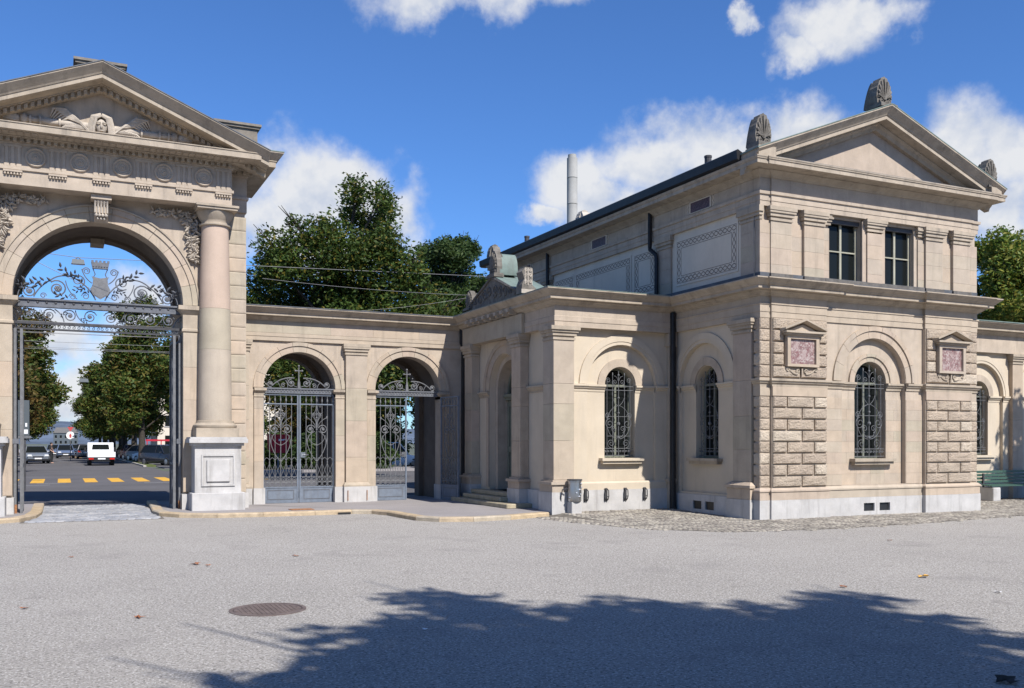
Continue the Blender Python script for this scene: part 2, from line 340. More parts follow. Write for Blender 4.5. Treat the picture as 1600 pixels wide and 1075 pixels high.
def flat_mesh(m, c=.02):
    g = MB(); vs = [(x*(.5-(c if d == 0 else 0)), d, z*(.5-(c if d == 0 else 0))) for d in (0, c, 1) for (x, z) in ((-1,-1),(1,-1),(1,1),(-1,1))]
    g.add(vs, [(0,1,2,3), (8,11,10,9)]+[(i*4+j, i*4+(j+1)%4, i*4+4+(j+1)%4, i*4+4+j) for i in (0, 1) for j in range(4)]); return g.mesh('stone_block', m)
FLAT = {m: flat_mesh(m) for m in ('stone',)}
PILLOW = flat_mesh('stone', .10)
def block(parent, me, u0, u1, z0, z1, y, dep, name='stone_block', side=False, gap=.006):
    """a dressed stone: face at y (facing -Y) or at x=y (facing -X) when side"""
    o = bpy.data.objects.new(name, me); COL.objects.link(o); o.parent = parent
    uc, zc = (u0+u1)/2, (z0+z1)/2
    o.scale = (u1-u0-gap, dep, z1-z0-gap)
    if side: o.location = (y, uc, zc); o.rotation_euler = (0, 0, -math.pi/2)
    else: o.location = (uc, y, zc)
    return o
def voussoirs(parent, T, uc, zs, r0, r1, d0, d1, n, m='stone', name='voussoir', g=.004, steps=True):
    for i in range(n):
        a0, a1 = math.pi*i/n, math.pi*(i+1)/n; e = g/r1
        mb = MB(T)
        rm = r0+(r1-r0)*.62
        mb.ring(uc, zs, r0, rm, d0+.03, d1, a0+e, a1-e, 4).ring(uc, zs, rm, r1, d0, d1, a0+e, a1-e, 4)
        mb.build(name, m, parent)

# ------------------------------------------------------------------ ground
def sheet(name, poly, z, m, label=None):
    g = MB(); g.add([(x, y, z) for x, y in poly], [list(range(len(poly)))]); o = g.build(name, m); return kind(o, 'structure')
g = MB(); g.add([(-3000,-3000,-.012),(3000,-3000,-.012),(3000,3000,-.012),(-3000,3000,-.012)], [(0,1,2,3)]); kind(g.build('ground', 'land'), 'structure')
sheet('forecourt', [(-40,-40),(60,-40),(60,24.3),(-40,24.3)], -.004, 'asphalt')
sheet('street', [(-60,27.9),(80,27.9),(80,58),(5.6,60),(5.6,420),(-4.2,420),(-4.2,60),(-60,58)], 0, 'street')
# raised footpath with kerbs (right of the drive and left of it)
KR = [(2.16,28.2),(2.10,26.5),(2.04,25.3),(1.98,24.2),(2.06,23.35),(2.43,22.70),(3.2,22.25),(4.2,22.09),(5.4,22.06),(6.3,22.12),(6.72,21.9),(6.92,21.3),(6.96,20.4),(7.02,19.6),(7.35,19.05),(8.05,18.80),(9.0,18.92),(10.2,19.38)]
KL = [(-.40,28.2),(-.40,26.5),(-.40,25.0),(-.50,23.7),(-.80,22.9),(-1.6,22.3),(-3,22.1),(-6,22.05),(-9,22.05)]
def offset(path, d):
    P = [Vector(p) for p in path]; out = []
    for i, p in enumerate(P):
        t = (P[min(i+1, len(P)-1)]-P[max(i-1, 0)]).normalized(); out.append((p.x-t.y*d, p.y+t.x*d))
    return out
def kerbs(path, side, pav, label):
    inner = offset(path, side*.24); q = offset(path, side*.235)
    g = MB(); n = len(q); g.add([(x, y, .078) for x, y in q+pav], [list(range(n+len(pav)))])
    f = kind(g.build('footpath', 'pavement'), 'structure')
    for i in range(len(path)-1):
        a, b, c, d = Vector(path[i]), Vector(path[i+1]), Vector(inner[i+1]), Vector(inner[i]); t = (b-a).normalized()*.004
        top = .095
        ch = .025
        def mixp(p, q, w): return p+(q-p).normalized()*w
        k = MB(); pts = [(a+t, -.03), (b-t, -.03), (c-t, -.03), (d+t, -.03), (a+t, top-ch), (b-t, top-ch), (c-t, top), (d+t, top), (mixp(a, d, ch)+t, top), (mixp(b, c, ch)-t, top)]
        k.add([(p.x, p.y, z) for p, z in pts], [(0,1,5,4),(4,5,9,8),(8,9,6,7),(1,2,6,9,5),(3,0,4,8,7),(2,3,7,6),(0,3,2,1)]); k.build('kerb_stone', 'kerb', f)
    return f
kerbs(KR, 1, [(10.6,19.6),(10.7,27.8),(2.2,28.2)], '')
kerbs(KL, -1, [(-9,28.2)], '')
# drive of worn setts through the gate
dr = kind(MB().add([(-.4,28.2,-.001),(2.2,28.2,-.001),(2.1,22.5,-.001),(-.8,22.5,-.001)], [(0,1,2,3)]).build('drive', 'dirt'), 'structure')
def stones(name, inside, x0, x1, y0, y1, sx, sy, m, zf, jit=.16, rot=0.):
    """small paving stones laid in rows, each with its own chamfered top"""
    g = MB(); r = random.Random(3); row = 0; y = y0
    while y < y1:
        x = x0+(row%2)*sx/2
        while x < x1:
            w = sx*(1+jit*(r.random()-.5)*1.6); cx, cy = x+w/2, y+sy/2+jit*sy*(r.random()-.5)*.5
            if inside(cx, cy):
                z = zf(cx, cy)+.006*(r.random()-.5); a, b = w/2*.92, sy/2*.9; ia, ib = a*.72, b*.72; rz = (r.random()-.5)*.2; ca, sa = math.cos(rz), math.sin(rz)
                q = [(cx+u*ca-v*sa, cy+u*sa+v*ca) for u, v in ((-a,-b),(a,-b),(a,b),(-a,b))]; p = [(cx+u*ca-v*sa, cy+u*sa+v*ca) for u, v in ((-ia,-ib),(ia,-ib),(ia,ib),(-ia,ib))]
                tl = [.004*(r.random()-.5) for _ in range(4)]
                g.add([(u, v, z-.014) for u, v in q]+[(u, v, z+tl[i]) for i, (u, v) in enumerate(p)], [(4,5,6,7),(0,1,5,4),(1,2,6,5),(2,3,7,6),(3,0,4,7)])
            x += w
        y += sy; row += 1
    return kind(g.build(name, m), 'stuff')
stones('drive_setts', lambda x, y: -.42+(.0 if y > 24.8 else (24.8-y)*-.12) < x < 2.06, -.8, 2.2, 22.55, 28.1, .17, .125, 'sett', lambda x, y: .012)
# cobbled apron round the lodge and the annex
AP = [(9.75,18.75),(9.9,17.3),(10.4,15.7),(11.6,14.45),(13.7,14.15),(16.6,14.35),(20.3,14.85),(30,16.0)]
def apron_in(x, y):
    for (x0, y0), (x1, y1) in zip(AP, AP[1:]):
        if x0 <= x <= x1 and y < y0+(y1-y0)*(x-x0)/(x1-x0)+.12*math.sin(x*7)+.1*math.sin(x*17): return False
    if x < 9.75+.05*math.sin(y*9): return False
    if x < 10.3 and y > 19.2: return False
    if 10.3 <= x < 13.75 and y > 19.75: return False
    if 13.75 <= x < 20.75 and y > 16.55: return False
    if x >= 20.75 and y > 19.8: return False
    return x < 28
apz = lambda x, y: .012+.05*max(0, min(1, (y-17.2)/2.4))*(1 if 10.6 < x < 13.9 else 0)
apr = stones('cobbles', apron_in, 9.7, 28, 14.0, 19.8, .115, .10, 'cobble', apz)
bed = MB(); XS = [9.75+i*.45 for i in range(41)]; 
for i in range(len(XS)-1):
    ya = [next((y0+(y1-y0)*(x-x0)/(x1-x0) for (x0, y0), (x1, y1) in zip(AP, AP[1:]) if x0 <= x <= x1), 16) for x in XS[i:i+2]]
    NY = 8
    for j in range(NY):
        q = [(XS[i], ya[0]+(19.8-ya[0])*j/NY), (XS[i+1], ya[1]+(19.8-ya[1])*j/NY), (XS[i+1], ya[1]+(19.8-ya[1])*(j+1)/NY), (XS[i], ya[0]+(19.8-ya[0])*(j+1)/NY)]
        bed.add([(x, y, apz(x, y)-.011) for x, y in q], [(0,1,2,3)])
kind(bed.build('apron', 'dirt'), 'structure')

# ------------------------------------------------------------------ profiles
def cornice(z0, z1, out):           # bed mould, corona and top fillet between z0 and z1
    h = z1-z0; o = out-.15
    return [(-.06,z0),(.02,z0),(.04,z0+.07*h),(.07,z0+.10*h),(.10,z0+.19*h),(.15,z0+.28*h),(.15,z0+.33*h),(o,z0+.36*h),(o,z0+.56*h),(o+.015,z0+.57*h),(o+.03,z0+.60*h),(o+.05,z0+.68*h),(o+.10,z0+.80*h),(out,z0+.93*h),(out,z1),(-.06,z1+.03)]
def capital(mb, u0, u1, d0, z0, z1, o=.10, dd=.3):   # three stepped slabs, growing outwards
    h = z1-z0
    for a, b, e in ((0,.18,.025),(.30,.55,.045),(.55,.72,.075),(.72,1.,o)):
        mb.box(u0-e, u1+e, d0-e, d0+dd, z0+a*h, z0+b*h-.0005)
    mb.box(u0-.004, u1+.004, d0-.004, d0+dd, z0+.18*h, z0+.30*h-.0005)
def pilaster(parent, T, u0, u1, d0, d1, z0, z1, zc, cuts, side, face, m='stone', o=.10):
    """stacked shaft stones and a stepped capital between z0 and z1 (capital from zc)"""
    zz = [z0]+cuts+[zc]
    for a, b in zip(zz, zz[1:]): block(parent, FLAT['stone'], u0, u1, a, b, face+d0, d1-d0, 'shaft_stone', side, .004)
    mb = MB(SD(face) if side else FR(face)); capital(mb, u0, u1, d0, zc, z1, o, d1-d0); mb.build('capital', 'mould', parent)

# ------------------------------------------------------------------ iron work
def plane(pts, T): return [T(u, 0, z) for u, z in pts]
def grille(T, w, zb, zs):
    """wrought window grille: bars, scrolls and a central stem inside an arched opening"""
    g = MB(); tb = lambda pts, r=.009, n=5: g.tube([T(u, 0, z) for u, z in pts], r, n)
    h = zs-zb
    for u in (-.78*w, -.40*w, .40*w, .78*w): tb([(u, zb+.04), (u, zs+math.sqrt(max(.01, w*w-u*u))*.62)], 0.0068)
    tb([(0, zb+.04), (0, zs+w*.9)], 0.0088)
    for z in (zb+.06, zb+.13*h, zs-.02, zs-.12): tb([(-w*.98, z), (w*.98, z)], 0.0075)
    for z in (zb+.30*h, zb+.57*h): tb([(-w*.8, z), (w*.8, z)], 0.0061)
    for s in (-1, 1):
        tb([(s*u, z) for u, z in spiral(.60*w, zb+.47*h, .30*w, 1.6, math.pi/2, -1)], 0.0068)
        tb([(s*u, z) for u, z in spiral(.28*w, zb+.40*h, .20*w, 1.5, -math.pi/2, 1)], 0.0061)
        tb([(s*u, z) for u, z in spiral(.50*w, zb+.20*h, .26*w, 1.6, -math.pi/2, 1)], 0.0061)
        tb([(s*u, z) for u, z in spiral(.75*w, zb+.58*h, .18*w, 1.4, math.pi, -1)], 0.0061)
        tb([(s*u, z) for u, z in spiral(.24*w, zs+.08, .16*w, 1.4, -math.pi/2, 1)], 0.0061)
        tb([(s*u, z) for u, z in spiral(.70*w, zs+.12, .16*w, 1.4, 0, 1)], 0.0061)
        tb([(s*u, z) for u, z in arc2((.03, zb+.72*h), (.75*w, zb+.52*h), .16)], 0.0068)
        tb([(s*u, z) for u, z in arc2((.75*w, zb+.42*h), (.08*w, zb+.26*h), .16)], 0.0068)
        tb([(s*u, z) for u, z in arc2((.02, zs-.28*h), (.42*w, zs-.10*h), -.14)], 0.0054)
        tb([(s*u, z) for u, z in arc2((.02, zb+.28*h), (.35*w, zb+.36*h), -.2)], 0.0054)
        tb([(s*u, z) for u, z in arc2((.02, zs+.28*w), (.3*w, zs+.55*w), .2)], 0.0054)
        for i in range(5): tb([(s*u, z) for u, z in spiral(.12*w+i*.19*w, zb+.09*h, .07*w, 1.2, 0, 1, n=10)], .007, 4)
    for z, r in ((zb+.28*h, .035), (zb+.47*h, .045), (zb+.62*h, .03), (zs-.17*h, .03), (zs+.6*w, .03)): g.ball(T(0, 0, z), r, 6, 4)
    for u in (-.40*w, .40*w): g.ball(T(u, 0, zs+w*.64), (.016, .016, .05), 5, 4)
    return g
def window(parent, T, uc, w, zb, zs, dglass, dgr, gm='iron_pale', light=False):
    g = MB(T); n = 20
    pts = [(uc-w, zb), (uc+w, zb)]+[(uc+w*math.cos(math.pi*i/n), zs+w*math.sin(math.pi*i/n)) for i in range(n+1)]
    g.add([(u, dglass, z) for u, z in pts], [list(range(len(pts)))])
    win = g.build('window', 'glass', parent)
    f = MB(T); e = .055
    f.ring(uc, zs, w-e, w, dglass-.05, dglass-.006).box(uc-w, uc-w+e, dglass-.05, dglass-.006, zb, zs).box(uc+w-e, uc+w, dglass-.05, dglass-.006, zb, zs)
    f.box(uc-w+e, uc+w-e, dglass-.05, dglass-.006, zb, zb+e).box(uc-w+e, uc+w-e, dglass-.055, dglass-.006, zs-.03, zs+.03).box(uc-.03, uc+.03, dglass-.06, dglass-.006, zb+e, zs-.03)
    f.build('frame', 'timber', win)
    T2 = lambda u, d, z: T(uc+u, dgr, z)
    grille(T2, w*.97, zb, zs).build('grille', gm, win, True)
    return win
def sill(parent, T, uc, w, z, d0, m='mould'):
    g = MB(T); g.box(uc-w, uc+w, d0-.16, d0+.2, z-.07, z).box(uc-w+.04, uc+w-.04, d0-.11, d0+.2, z-.14, z-.0705)
    return g.build('window_sill', m, parent)

# ------------------------------------------------------------------ acroterion (palmette)
def acroterion(name, parent, loc, w, h, dep, m='dark_stone', rz=0, ribs=True, back=None):
    g = MB(); out = []
    for i in range(25):
        a = math.pi*i/24; s = 1+.07*abs(math.sin(a*9))
        out.append((-w*.5*math.cos(a)*(.92+.05*math.sin(a)**2)*s, .30*h+(.68*h*math.sin(a)**1.05*s if 0 < i < 24 else 0)))
    poly = [(-w*.42, .12*h)]+out+[(w*.42, .12*h)]
    g.prism(poly, -dep*.12, dep*.45, 'y')
    g.box(-w*.52, w*.52, -dep*.5, dep*.62, 0, .10*h).box(-w*.46, w*.46, -dep*.4, dep*.58, .10*h, .15*h)
    # curved back that leans against the palmette
    bk = [(dep*.45, .12*h)]+[(dep*.45+dep*.6*math.cos(a)*(1-.35*math.sin(a)), .12*h+.78*h*math.sin(a)) for a in [math.pi/2*i/8 for i in range(9)]]
    g.prism(bk, -w*.30, w*.30, 'x')
    for i in range(-4, 5):
        a = math.pi/2-i*.33; L_ = h*(.72-.055*abs(i)); p = [(math.cos(a)*w*.06, .30*h)]
        q = [(math.cos(a)*L_*t*(w/h)*.82+.05*w*math.sin(t*3)*(1 if i > 0 else -1 if i < 0 else 0), -dep*.15-.03*dep*math.sin(t*3), .30*h+math.sin(a)*L_*t*.9+ (0 if abs(i) < 4 else .02*h)) for t in (.08, .3, .55, .8, .98)]
        g.tube(q, [.018*w+.055*w*t for t in (.1, .4, .7, .95, .7)], 6)
    for s in (-1, 1):
        g.tube([(s*x, -dep*.18, z) for x, z in spiral(.22*w, .22*h, .13*w, 1.5, math.pi/2, -1, n=14)], .035*w, 5)
        g.tube([(s*x, -dep*.16, z) for x, z in arc2((.05*w, .30*h), (.42*w, .34*h), .2)], .03*w, 5)
    g.ball((0, -dep*.18, .28*h), .07*w, 7, 5)
    o = g.build(name, m, parent); o.location = loc; o.rotation_euler = (0, 0, rz); return o

# ================================================================== LODGE
c = 17.36; X0, X1 = 13.9, 20.82; cw = c-.05; YB = 30.2
lo = thing('gatehouse_lodge', 'two storey sandstone lodge with pediment, palmettes and rusticated corners, right of the arcade', 'building')
F0 = FR(0)
# --- lower front: wall plane with an arched recess, recess plane with the window
g = MB(F0); g.wall(X0+.02, X1-.02, .0, 4.5, 16.50, 16.63, [(c, 1.02, .72, 3.14, True)]); g.build('wall', 'stone_plain', lo)
g = MB(F0); g.wall(c-1.3, c+1.3, .5, 4.45, 16.632, 16.95, [(c, .5, 1.32, 3.12, True)]); g.build('recess_wall', 'stone_plain', lo)
window(lo, F0, c, .5, 1.32, 3.12, 16.90, 16.66)
sill(lo, F0, c, .66, 1.33, 16.60)
voussoirs(lo, F0, c, 3.14, 1.03, 1.31, 16.455, 16.499, 9)
voussoirs(lo, F0, c, 3.125, .505, .69, 16.585, 16.631, 7)
# smooth ashlar between the quoins, and in the recess
for s in (-1, 1):
    for i in range(8):
        z = .72+i*.2525
        def pc(a, b, y): block(lo, FLAT['stone'], min(c+s*a, c+s*b), max(c+s*a, c+s*b), z, z+.2525, y, .03, 'ashlar_stone', gap=.003)
        pc(1.03, 1.58, 16.490)
        if i < 2: pc(.0, .45, 16.621); pc(.45, 1.015, 16.621)
        elif i%2: pc(.505, 1.015, 16.621)
        else: pc(.505, .76, 16.621); pc(.76, 1.015, 16.621)
    # impost bands on each plane
IMP = lambda d: [(-.03, 2.95), (.012, 2.95), (.015, 3.0), (.05, 3.03), (.055, 3.06), (.085, 3.075), (.085, 3.12), (-.03, 3.135)]
for a, b, y in ((c-1.58, c-1.02, 16.49), (c+1.02, c+1.58, 16.49), (c-1.02, c-.5, 16.62), (c+.5, c+1.02, 16.62)):
    MB().sweep(IMP(0), [(a, y), (b, y)]).build('impost_band', 'mould', lo)
def quoin(xa, xb, s):
    """projecting rusticated corner panel, s=+1 when its outer side is on the left"""
    w = xb-xa
    MB().box(xa, xb, 16.405, 16.499, .70, 4.48).build('quoin_backing', 'stone_plain', lo)
    fl = lambda a, b: (xa+a*w, xa+b*w) if s > 0 else (xb-b*w, xb-a*w)
    for i in range(8):
        z = .715+i*.253
        for a, b in (((0,.53),(.53,1)) if i%2 == 0 else ((0,.26),(.26,.755),(.755,1))):
            u = fl(a, b); block(lo, random.choice(RUST), u[0], u[1], z, z+.253, 16.335, .085, gap=.032)
    for i in range(5):
        z = 3.15+i*.266
        for a, b in (((0,.5),(.5,1)) if i in (0, 4) else ((0,.2),(.80,1))):
            u = fl(a, b); block(lo, random.choice(RUST), u[0], u[1], z, z+.266, 16.335, .085, gap=.032)
    MB().sweep(IMP(0), [(xa-.002, 16.5), (xa-.002, 16.39), (xb+.002, 16.39), (xb+.002, 16.5)]).build('impost_band', 'mould', lo)
    MB().box(xa-.0015, xb+.0015, 16.37, 16.45, 2.745, 2.948).build('impost_stone', 'stone', lo)
    # framed marble tablet with its own little pediment
    xc = (xa+xb)/2; tb = MB()
    tb.box(xc-.46, xc-.37, 16.27, 16.42, 3.46, 4.02).box(xc+.37, xc+.46, 16.27, 16.42, 3.46, 4.02).box(xc-.46, xc+.46, 16.272, 16.42, 4.02, 4.10).box(xc-.46, xc+.46, 16.272, 16.42, 3.40, 3.46)
    t = tb.build('tablet', 'stone', lo)
    MB().box(xc-.37, xc+.37, 16.325, 16.40, 3.46, 4.02).build('marble_slab', 'marble', t)
    MB().box(xc-.53, xc+.53, 16.22, 16.42, 4.10, 4.14).box(xc-.58, xc+.58, 16.17, 16.42, 4.141, 4.185).prism([(xc-.46, 4.186), (xc+.46, 4.186), (xc, 4.35)], 16.30, 16.42).rake([(-.05,0),(.06,0),(.09,.02),(.16,.035),(.16,.07),(-.05,.07)], [(xc-.6, 4.17), (xc, 4.385), (xc+.6, 4.17)], 16.33).build('tablet_pediment', 'mould', t)
    k = MB()
    for q in (-1, 1):
        k.tube([(xc+q*x, 16.33, z) for x, z in spiral(.40, 3.34, .055, 1.3, math.pi/2, -1, n=12)], .016, 5)
        k.tube([(xc+q*x, 16.33, z) for x, z in arc2((.36, 3.34), (.12, 3.24), .12)], .018, 5)
        k.tube([(xc+q*x, 16.33, z) for x, z in spiral(.11, 3.30, .06, 1.4, -math.pi/2, 1, n=12)], .016, 5)
    k.tube([(xc, 16.33, 3.36), (xc, 16.33, 3.17)], [.03, .012], 6); k.build('tablet_scroll', 'stone', t)
quoin(c-3.17, c-1.58, 1); quoin(c+1.58, c+3.17, -1)
# corner strips: front face and left flank
for s in (-1, 1):
    a, b = (X0, c-3.17) if s < 0 else (c+3.17, X1)
    for i in range(13):
        z = .715+i*.253 if i < 8 else 3.15+(i-8)*.266; h = .253 if i < 8 else .266
        block(lo, random.choice(RUST), a-.012 if s < 0 else a, b if s < 0 else b+.012, z, z+h, 16.435, .07, gap=.026)
        if s < 0: block(lo, random.choice(RUST), 16.452, 16.69, z, z+h, 13.888, .07, side=True, gap=.026)
    MB().box(a+.008, b-.008, 16.47, 16.56, .7, 4.48).build('corner_backing', 'stone_plain', lo)
MB().sweep(IMP(0), [(13.905, 16.68), (13.905, 16.46), (c-3.18, 16.46)]).build('impost_band', 'mould', lo)
MB().sweep(IMP(0), [(c+3.18, 16.46), (X1-.005, 16.46), (X1-.005, 18)]).build('impost_band', 'mould', lo)
MB().sweep([(-.04,2.745),(.002,2.745),(.002,2.949),(-.04,2.949)], [(13.9, 16.68), (13.9, 16.45), (c-3.18, 16.45)]).build('impost_stone', 'stone', lo)
# plinth: white base with vents, bevelled course above
PLF = [(X0-.05,19.84),(X0-.05,16.72)]
def plinth(path, parent, o=0., h=.43, t=.70):
    MB().sweep([(-.06,-.05),(.055+o,-.05),(.055+o,h),(-.06,h)], path).build('plinth', 'plinth', parent)
    MB().sweep([(-.06,h+.002),(.045+o,h+.002),(.045+o,t-.09),(.065+o,t-.085),(.065+o,t-.05),(.01,t),(-.06,t)], path).build('plinth_course', 'stone', parent)
def plinth_front(xa, xb, y):
    MB(F0).box(xa, xb, y-.055, y+.1, -.05, .43).build('plinth', 'plinth', lo)
    MB().sweep([(-.06,.432),(.045,.432),(.045,.61),(.065,.615),(.065,.65),(.01,.70),(-.06,.70)], [(xa, y), (xb, y)]).build('plinth_course', 'stone', lo)
plinth([(13.90, 16.68), (13.90, 16.45), (c-3.175, 16.45), (c-3.175, 16.40), (c-1.58, 16.40), (c-1.58, 16.495)], lo)
plinth([(c+1.58, 16.495), (c+1.58, 16.40), (c+3.175, 16.40), (c+3.175, 16.45), (X1, 16.45), (X1, 20)], lo)
wl = MB(F0); wl.wall(c-1.579, c+1.579, -.05, .43, 16.441, 16.499, [(c-.22, .17, .10, .29, False), (c+.28, .17, .10, .29, False)]); wl.build('plinth', 'plinth', lo)
MB().sweep([(-.06,.432),(.045,.432),(.045,.61),(.065,.615),(.065,.65),(.01,.70),(-.06,.70)], [(c-1.579, 16.495), (c+1.579, 16.495)]).build('plinth_course', 'stone', lo)
for u in (c-.22, c+.28):
    v = MB().box(u-.17, u+.17, 16.49, 16.498, .10, .29).build('vent', 'black', lo)
# --- lower left flank (X = 13.98)
SF = SD(0)
g = MB(SF); g.wall(16.6, 19.9, 0, 4.5, 13.98, 14.08, [(18.58, .98, .5, 3.12, True)]); g.build('wall', 'plaster', lo)
g = MB(SF); g.wall(17.4, 19.7, 0, 4.4, 14.082, 14.45, [(18.58, .44, 1.33, 3.12, True)]); g.build('recess_wall', 'plaster', lo)
window(lo, SF, 18.58, .44, 1.33, 3.12, 14.36, 14.16)
sill(lo, SF, 18.58, .60, 1.33, 14.06)
MB(SF).ring(18.58, 3.13, .98, 1.06, 13.955, 13.979).ring(18.58, 3.13, 1.06, 1.22, 13.94, 13.979).build('arch_ring', 'plaster', lo)
MB(SF).ring(18.58, 3.13, .445, .64, 14.045, 14.081).build('window_surround', 'stone_plain', lo)
for a, b, x in ((17.34, 17.60, 13.98), (19.56, 19.84, 13.98), (17.60, 18.14, 14.08), (19.02, 19.56, 14.08)):
    MB().sweep(IMP(0), [(x, b), (x, a)]).build('impost_band', 'plaster', lo)
pilaster(lo, SF, 16.70, 17.34, -.02, .12, .82, 4.47, 4.17, [1.55, 2.3, 3.1], True, 13.88)
pl = [(13.90, 17.36), (13.84, 17.36), (13.84, 16.70), (13.90, 16.70)]
MB().sweep([(-.02,-.05),(.09,-.05),(.09,.43),(-.02,.43)], pl).build('plinth', 'plinth', lo)
MB().sweep([(-.02,.432),(.075,.432),(.075,.68),(.11,.69),(.11,.75),(.02,.82),(-.02,.82)], pl).build('pilaster_base', 'stone', lo)
w2 = MB(SF); w2.wall(17.36, 19.84, -.05, .45, 13.925, 14.10, [(18.77, .17, .10, .30, False), (18.29, .17, .10, .30, False)]); w2.build('plinth', 'plinth', lo)
for u in (18.77, 18.29): MB().box(13.968, 13.976, u-.17, u+.17, .10, .30).build('vent', 'black', lo)
# frieze, cornice ledge between the storeys
fr = [(13.9, 19.70), (13.9, 16.45), (c-3.175, 16.45), (c-3.175, 16.405), (c-1.58, 16.405), (c-1.58, 16.47), (c+1.58, 16.47), (c+1.58, 16.405), (c+3.175, 16.405), (c+3.175, 16.45), (X1, 16.45), (X1, 20)]
MB().sweep([(-.08,4.472),(.0,4.472),(.0,4.60),(.012,4.605),(.012,4.76),(.03,4.765),(.03,4.79),(.0,4.80),(.0,4.945),(-.08,4.945)], fr).build('architrave', 'stone', lo)
MB().sweep(cornice(4.946, 5.29, .42), fr).build('cornice_ledge', 'mould', lo)
MB().box(X0+.05, X1-.05, 16.5, 19.8, 5.2, 5.31).build('ledge_flashing', 'lead', lo)
MB().sweep([(-.3,5.30),(.40,5.292),(.40,5.312),(.03,5.37),(.03,5.475),(-.3,5.475)], [(13.93, 30), (13.93, 16.48), (X1-.03, 16.48), (X1-.03, 30)]).build('ledge_flashing', 'lead', lo)
# --- upper storey
YU = 16.52
g = MB(F0); g.wall(X0+.01, X1-.01, 5.25, 6.96, YU, YU+.3, [(cw-.865, .505, 5.47, 6.88, False), (cw+.865, .505, 5.47, 6.88, False)]); g.build('upper_wall', 'stone_plain', lo)
def ublock(a, b, y, dep=.07):
    for z0, z1 in ((5.46, 5.66), (5.66, 6.02), (6.02, 6.34), (6.34, 6.63)): block(lo, FLAT['stone'], a, b, z0, z1, y, dep, 'ashlar_stone', gap=.003)
for s in (-1, 1):
    for a, b in ((2.58, 3.175), (1.63, 2.21)):
        u0, u1 = sorted((c+s*a, c+s*b)); ublock(u0, u1, 16.43, .1)
        m = MB(F0); capital(m, u0, u1, 16.43, 6.63, 6.94, .09, .1); m.build('capital', 'mould', lo)
        MB().box(u0-.02, u1+.02, 16.40, 16.53, 5.36, 5.46).build('pilaster_base', 'soot', lo)
    u0, u1 = sorted((c+s*1.42, c+s*1.63)); ublock(u0+.001, u1-.001, 16.485, .04)
    m = MB(F0); capital(m, u0, u1, 16.485, 6.70, 6.94, .05, .05); m.build('capital', 'mould', lo)
    u0, u1 = sorted((c+s*2.211, c+s*2.579)); ublock(u0, u1, 16.508, .03)
    u0, u1 = sorted((c+s*3.176, c+s*3.46)); ublock(u0, u1, 16.46, .08)
ublock(cw-.24, cw+.24, 16.43, .1); m = MB(F0); capital(m, cw-.24, cw+.24, 16.43, 6.66, 6.94, .09, .1); m.build('capital', 'mould', lo)
u = MB(F0); u.box(cw-.36, cw-.241, 16.47, 16.53, 5.46, 6.9).box(cw+.241, cw+.36, 16.47, 16.53, 5.46, 6.9); u.build('mullion_jamb', 'stone', lo)
MB().box(c-1.58, c+1.58, 16.42, 16.60, 5.38, 5.462).build('window_sill', 'soot', lo)
for s in (-1, 1):
    uc = cw+s*.865; w = MB(F0).box(uc-.5, uc+.5, 16.69, 16.70, 5.47, 6.88).build('window', 'glass', lo)
    f = MB(F0)
    for a, b, z0, z1 in ((-.5,-.45,5.47,6.88),(.45,.5,5.47,6.88),(-.449,.449,5.47,5.52),(-.449,.449,6.82,6.88),(-.03,.03,5.521,6.819),(-.449,-.031,6.14,6.17),(.031,.449,6.14,6.17)): f.box(uc+a, uc+b, 16.65, 16.689, z0, z1)
    f.build('frame', 'timber_pale', w)
    b = MB(F0).box(uc-.5, uc+.5, 16.56, 16.645, 6.78, 6.88); b.build('blind_box', 'iron_dark', w)
# flank walls and back
MB().box(13.96, 14.3, YU+.3, YB, 4.6, 7.6).box(X1-.3, X1-.06, YU+.3, YB, 0, 7.6).box(14.3, X1-.3, YB-.3, YB, 0, 7.6).build('flank_wall', 'plaster_pale', lo)
def side_panel(y0, y1, z0=5.62, z1=6.78):
    p = MB(SF).box(y0, y1, 13.942, 13.97, z0, z1).build('painted_panel', 'plaster_pale', lo)
    k = MB(SF); b = .17; e = .011
    def rect(a0, a1, h0, h1):
        k.box(a0, a1, 13.9385, 13.9425, h0, h0+e).box(a0, a1, 13.9385, 13.9425, h1-e, h1).box(a0, a0+e, 13.9386, 13.9424, h0, h1).box(a1-e, a1, 13.9386, 13.9424, h0, h1)
    rect(y0+.06, y1-.06, z0+.06, z1-.06); rect(y0+.06+b, y1-.06-b, z0+.06+b, z1-.06-b)
    def wave(p0, p1, horiz):
        n = max(2, int(abs(p1-p0)/.16)); 
        for ph in (0, math.pi):
            pts = []
            for i in range(n*8+1):
                t = p0+(p1-p0)*i/(n*8); s = .052*math.sin(i/8*math.pi+ph)
                pts.append((t, s))
            for (ta, sa), (tb, sb) in zip(pts, pts[1:]):
                for q in horiz:
                    w = .011
                    if q[0] == 'h': k.add([(ta, 13.9388, q[1]+sa-w), (tb, 13.9388, q[1]+sb-w), (tb, 13.9388, q[1]+sb+w), (ta, 13.9388, q[1]+sa+w)], [(0,1,2,3)])
                    else: k.add([(q[1]+sa-w, 13.9387, ta), (q[1]+sb-w, 13.9387, tb), (q[1]+sb+w, 13.9387, tb), (q[1]+sa+w, 13.9387, ta)], [(0,1,2,3)])
    wave(y0+.06, y1-.06, [('h', z0+.06+b/2), ('h', z1-.06-b/2)]); wave(z0+.06+b, z1-.06-b, [('v', y0+.06+b/2), ('v', y1-.06-b/2)])
    k.build('painted_border', 'ink', p)
for a, b in ((17.25, 19.68), (20.55, 21.62), (21.74, 24.82), (24.92, 26.12), (27.1, 29.5)): side_panel(a, b)
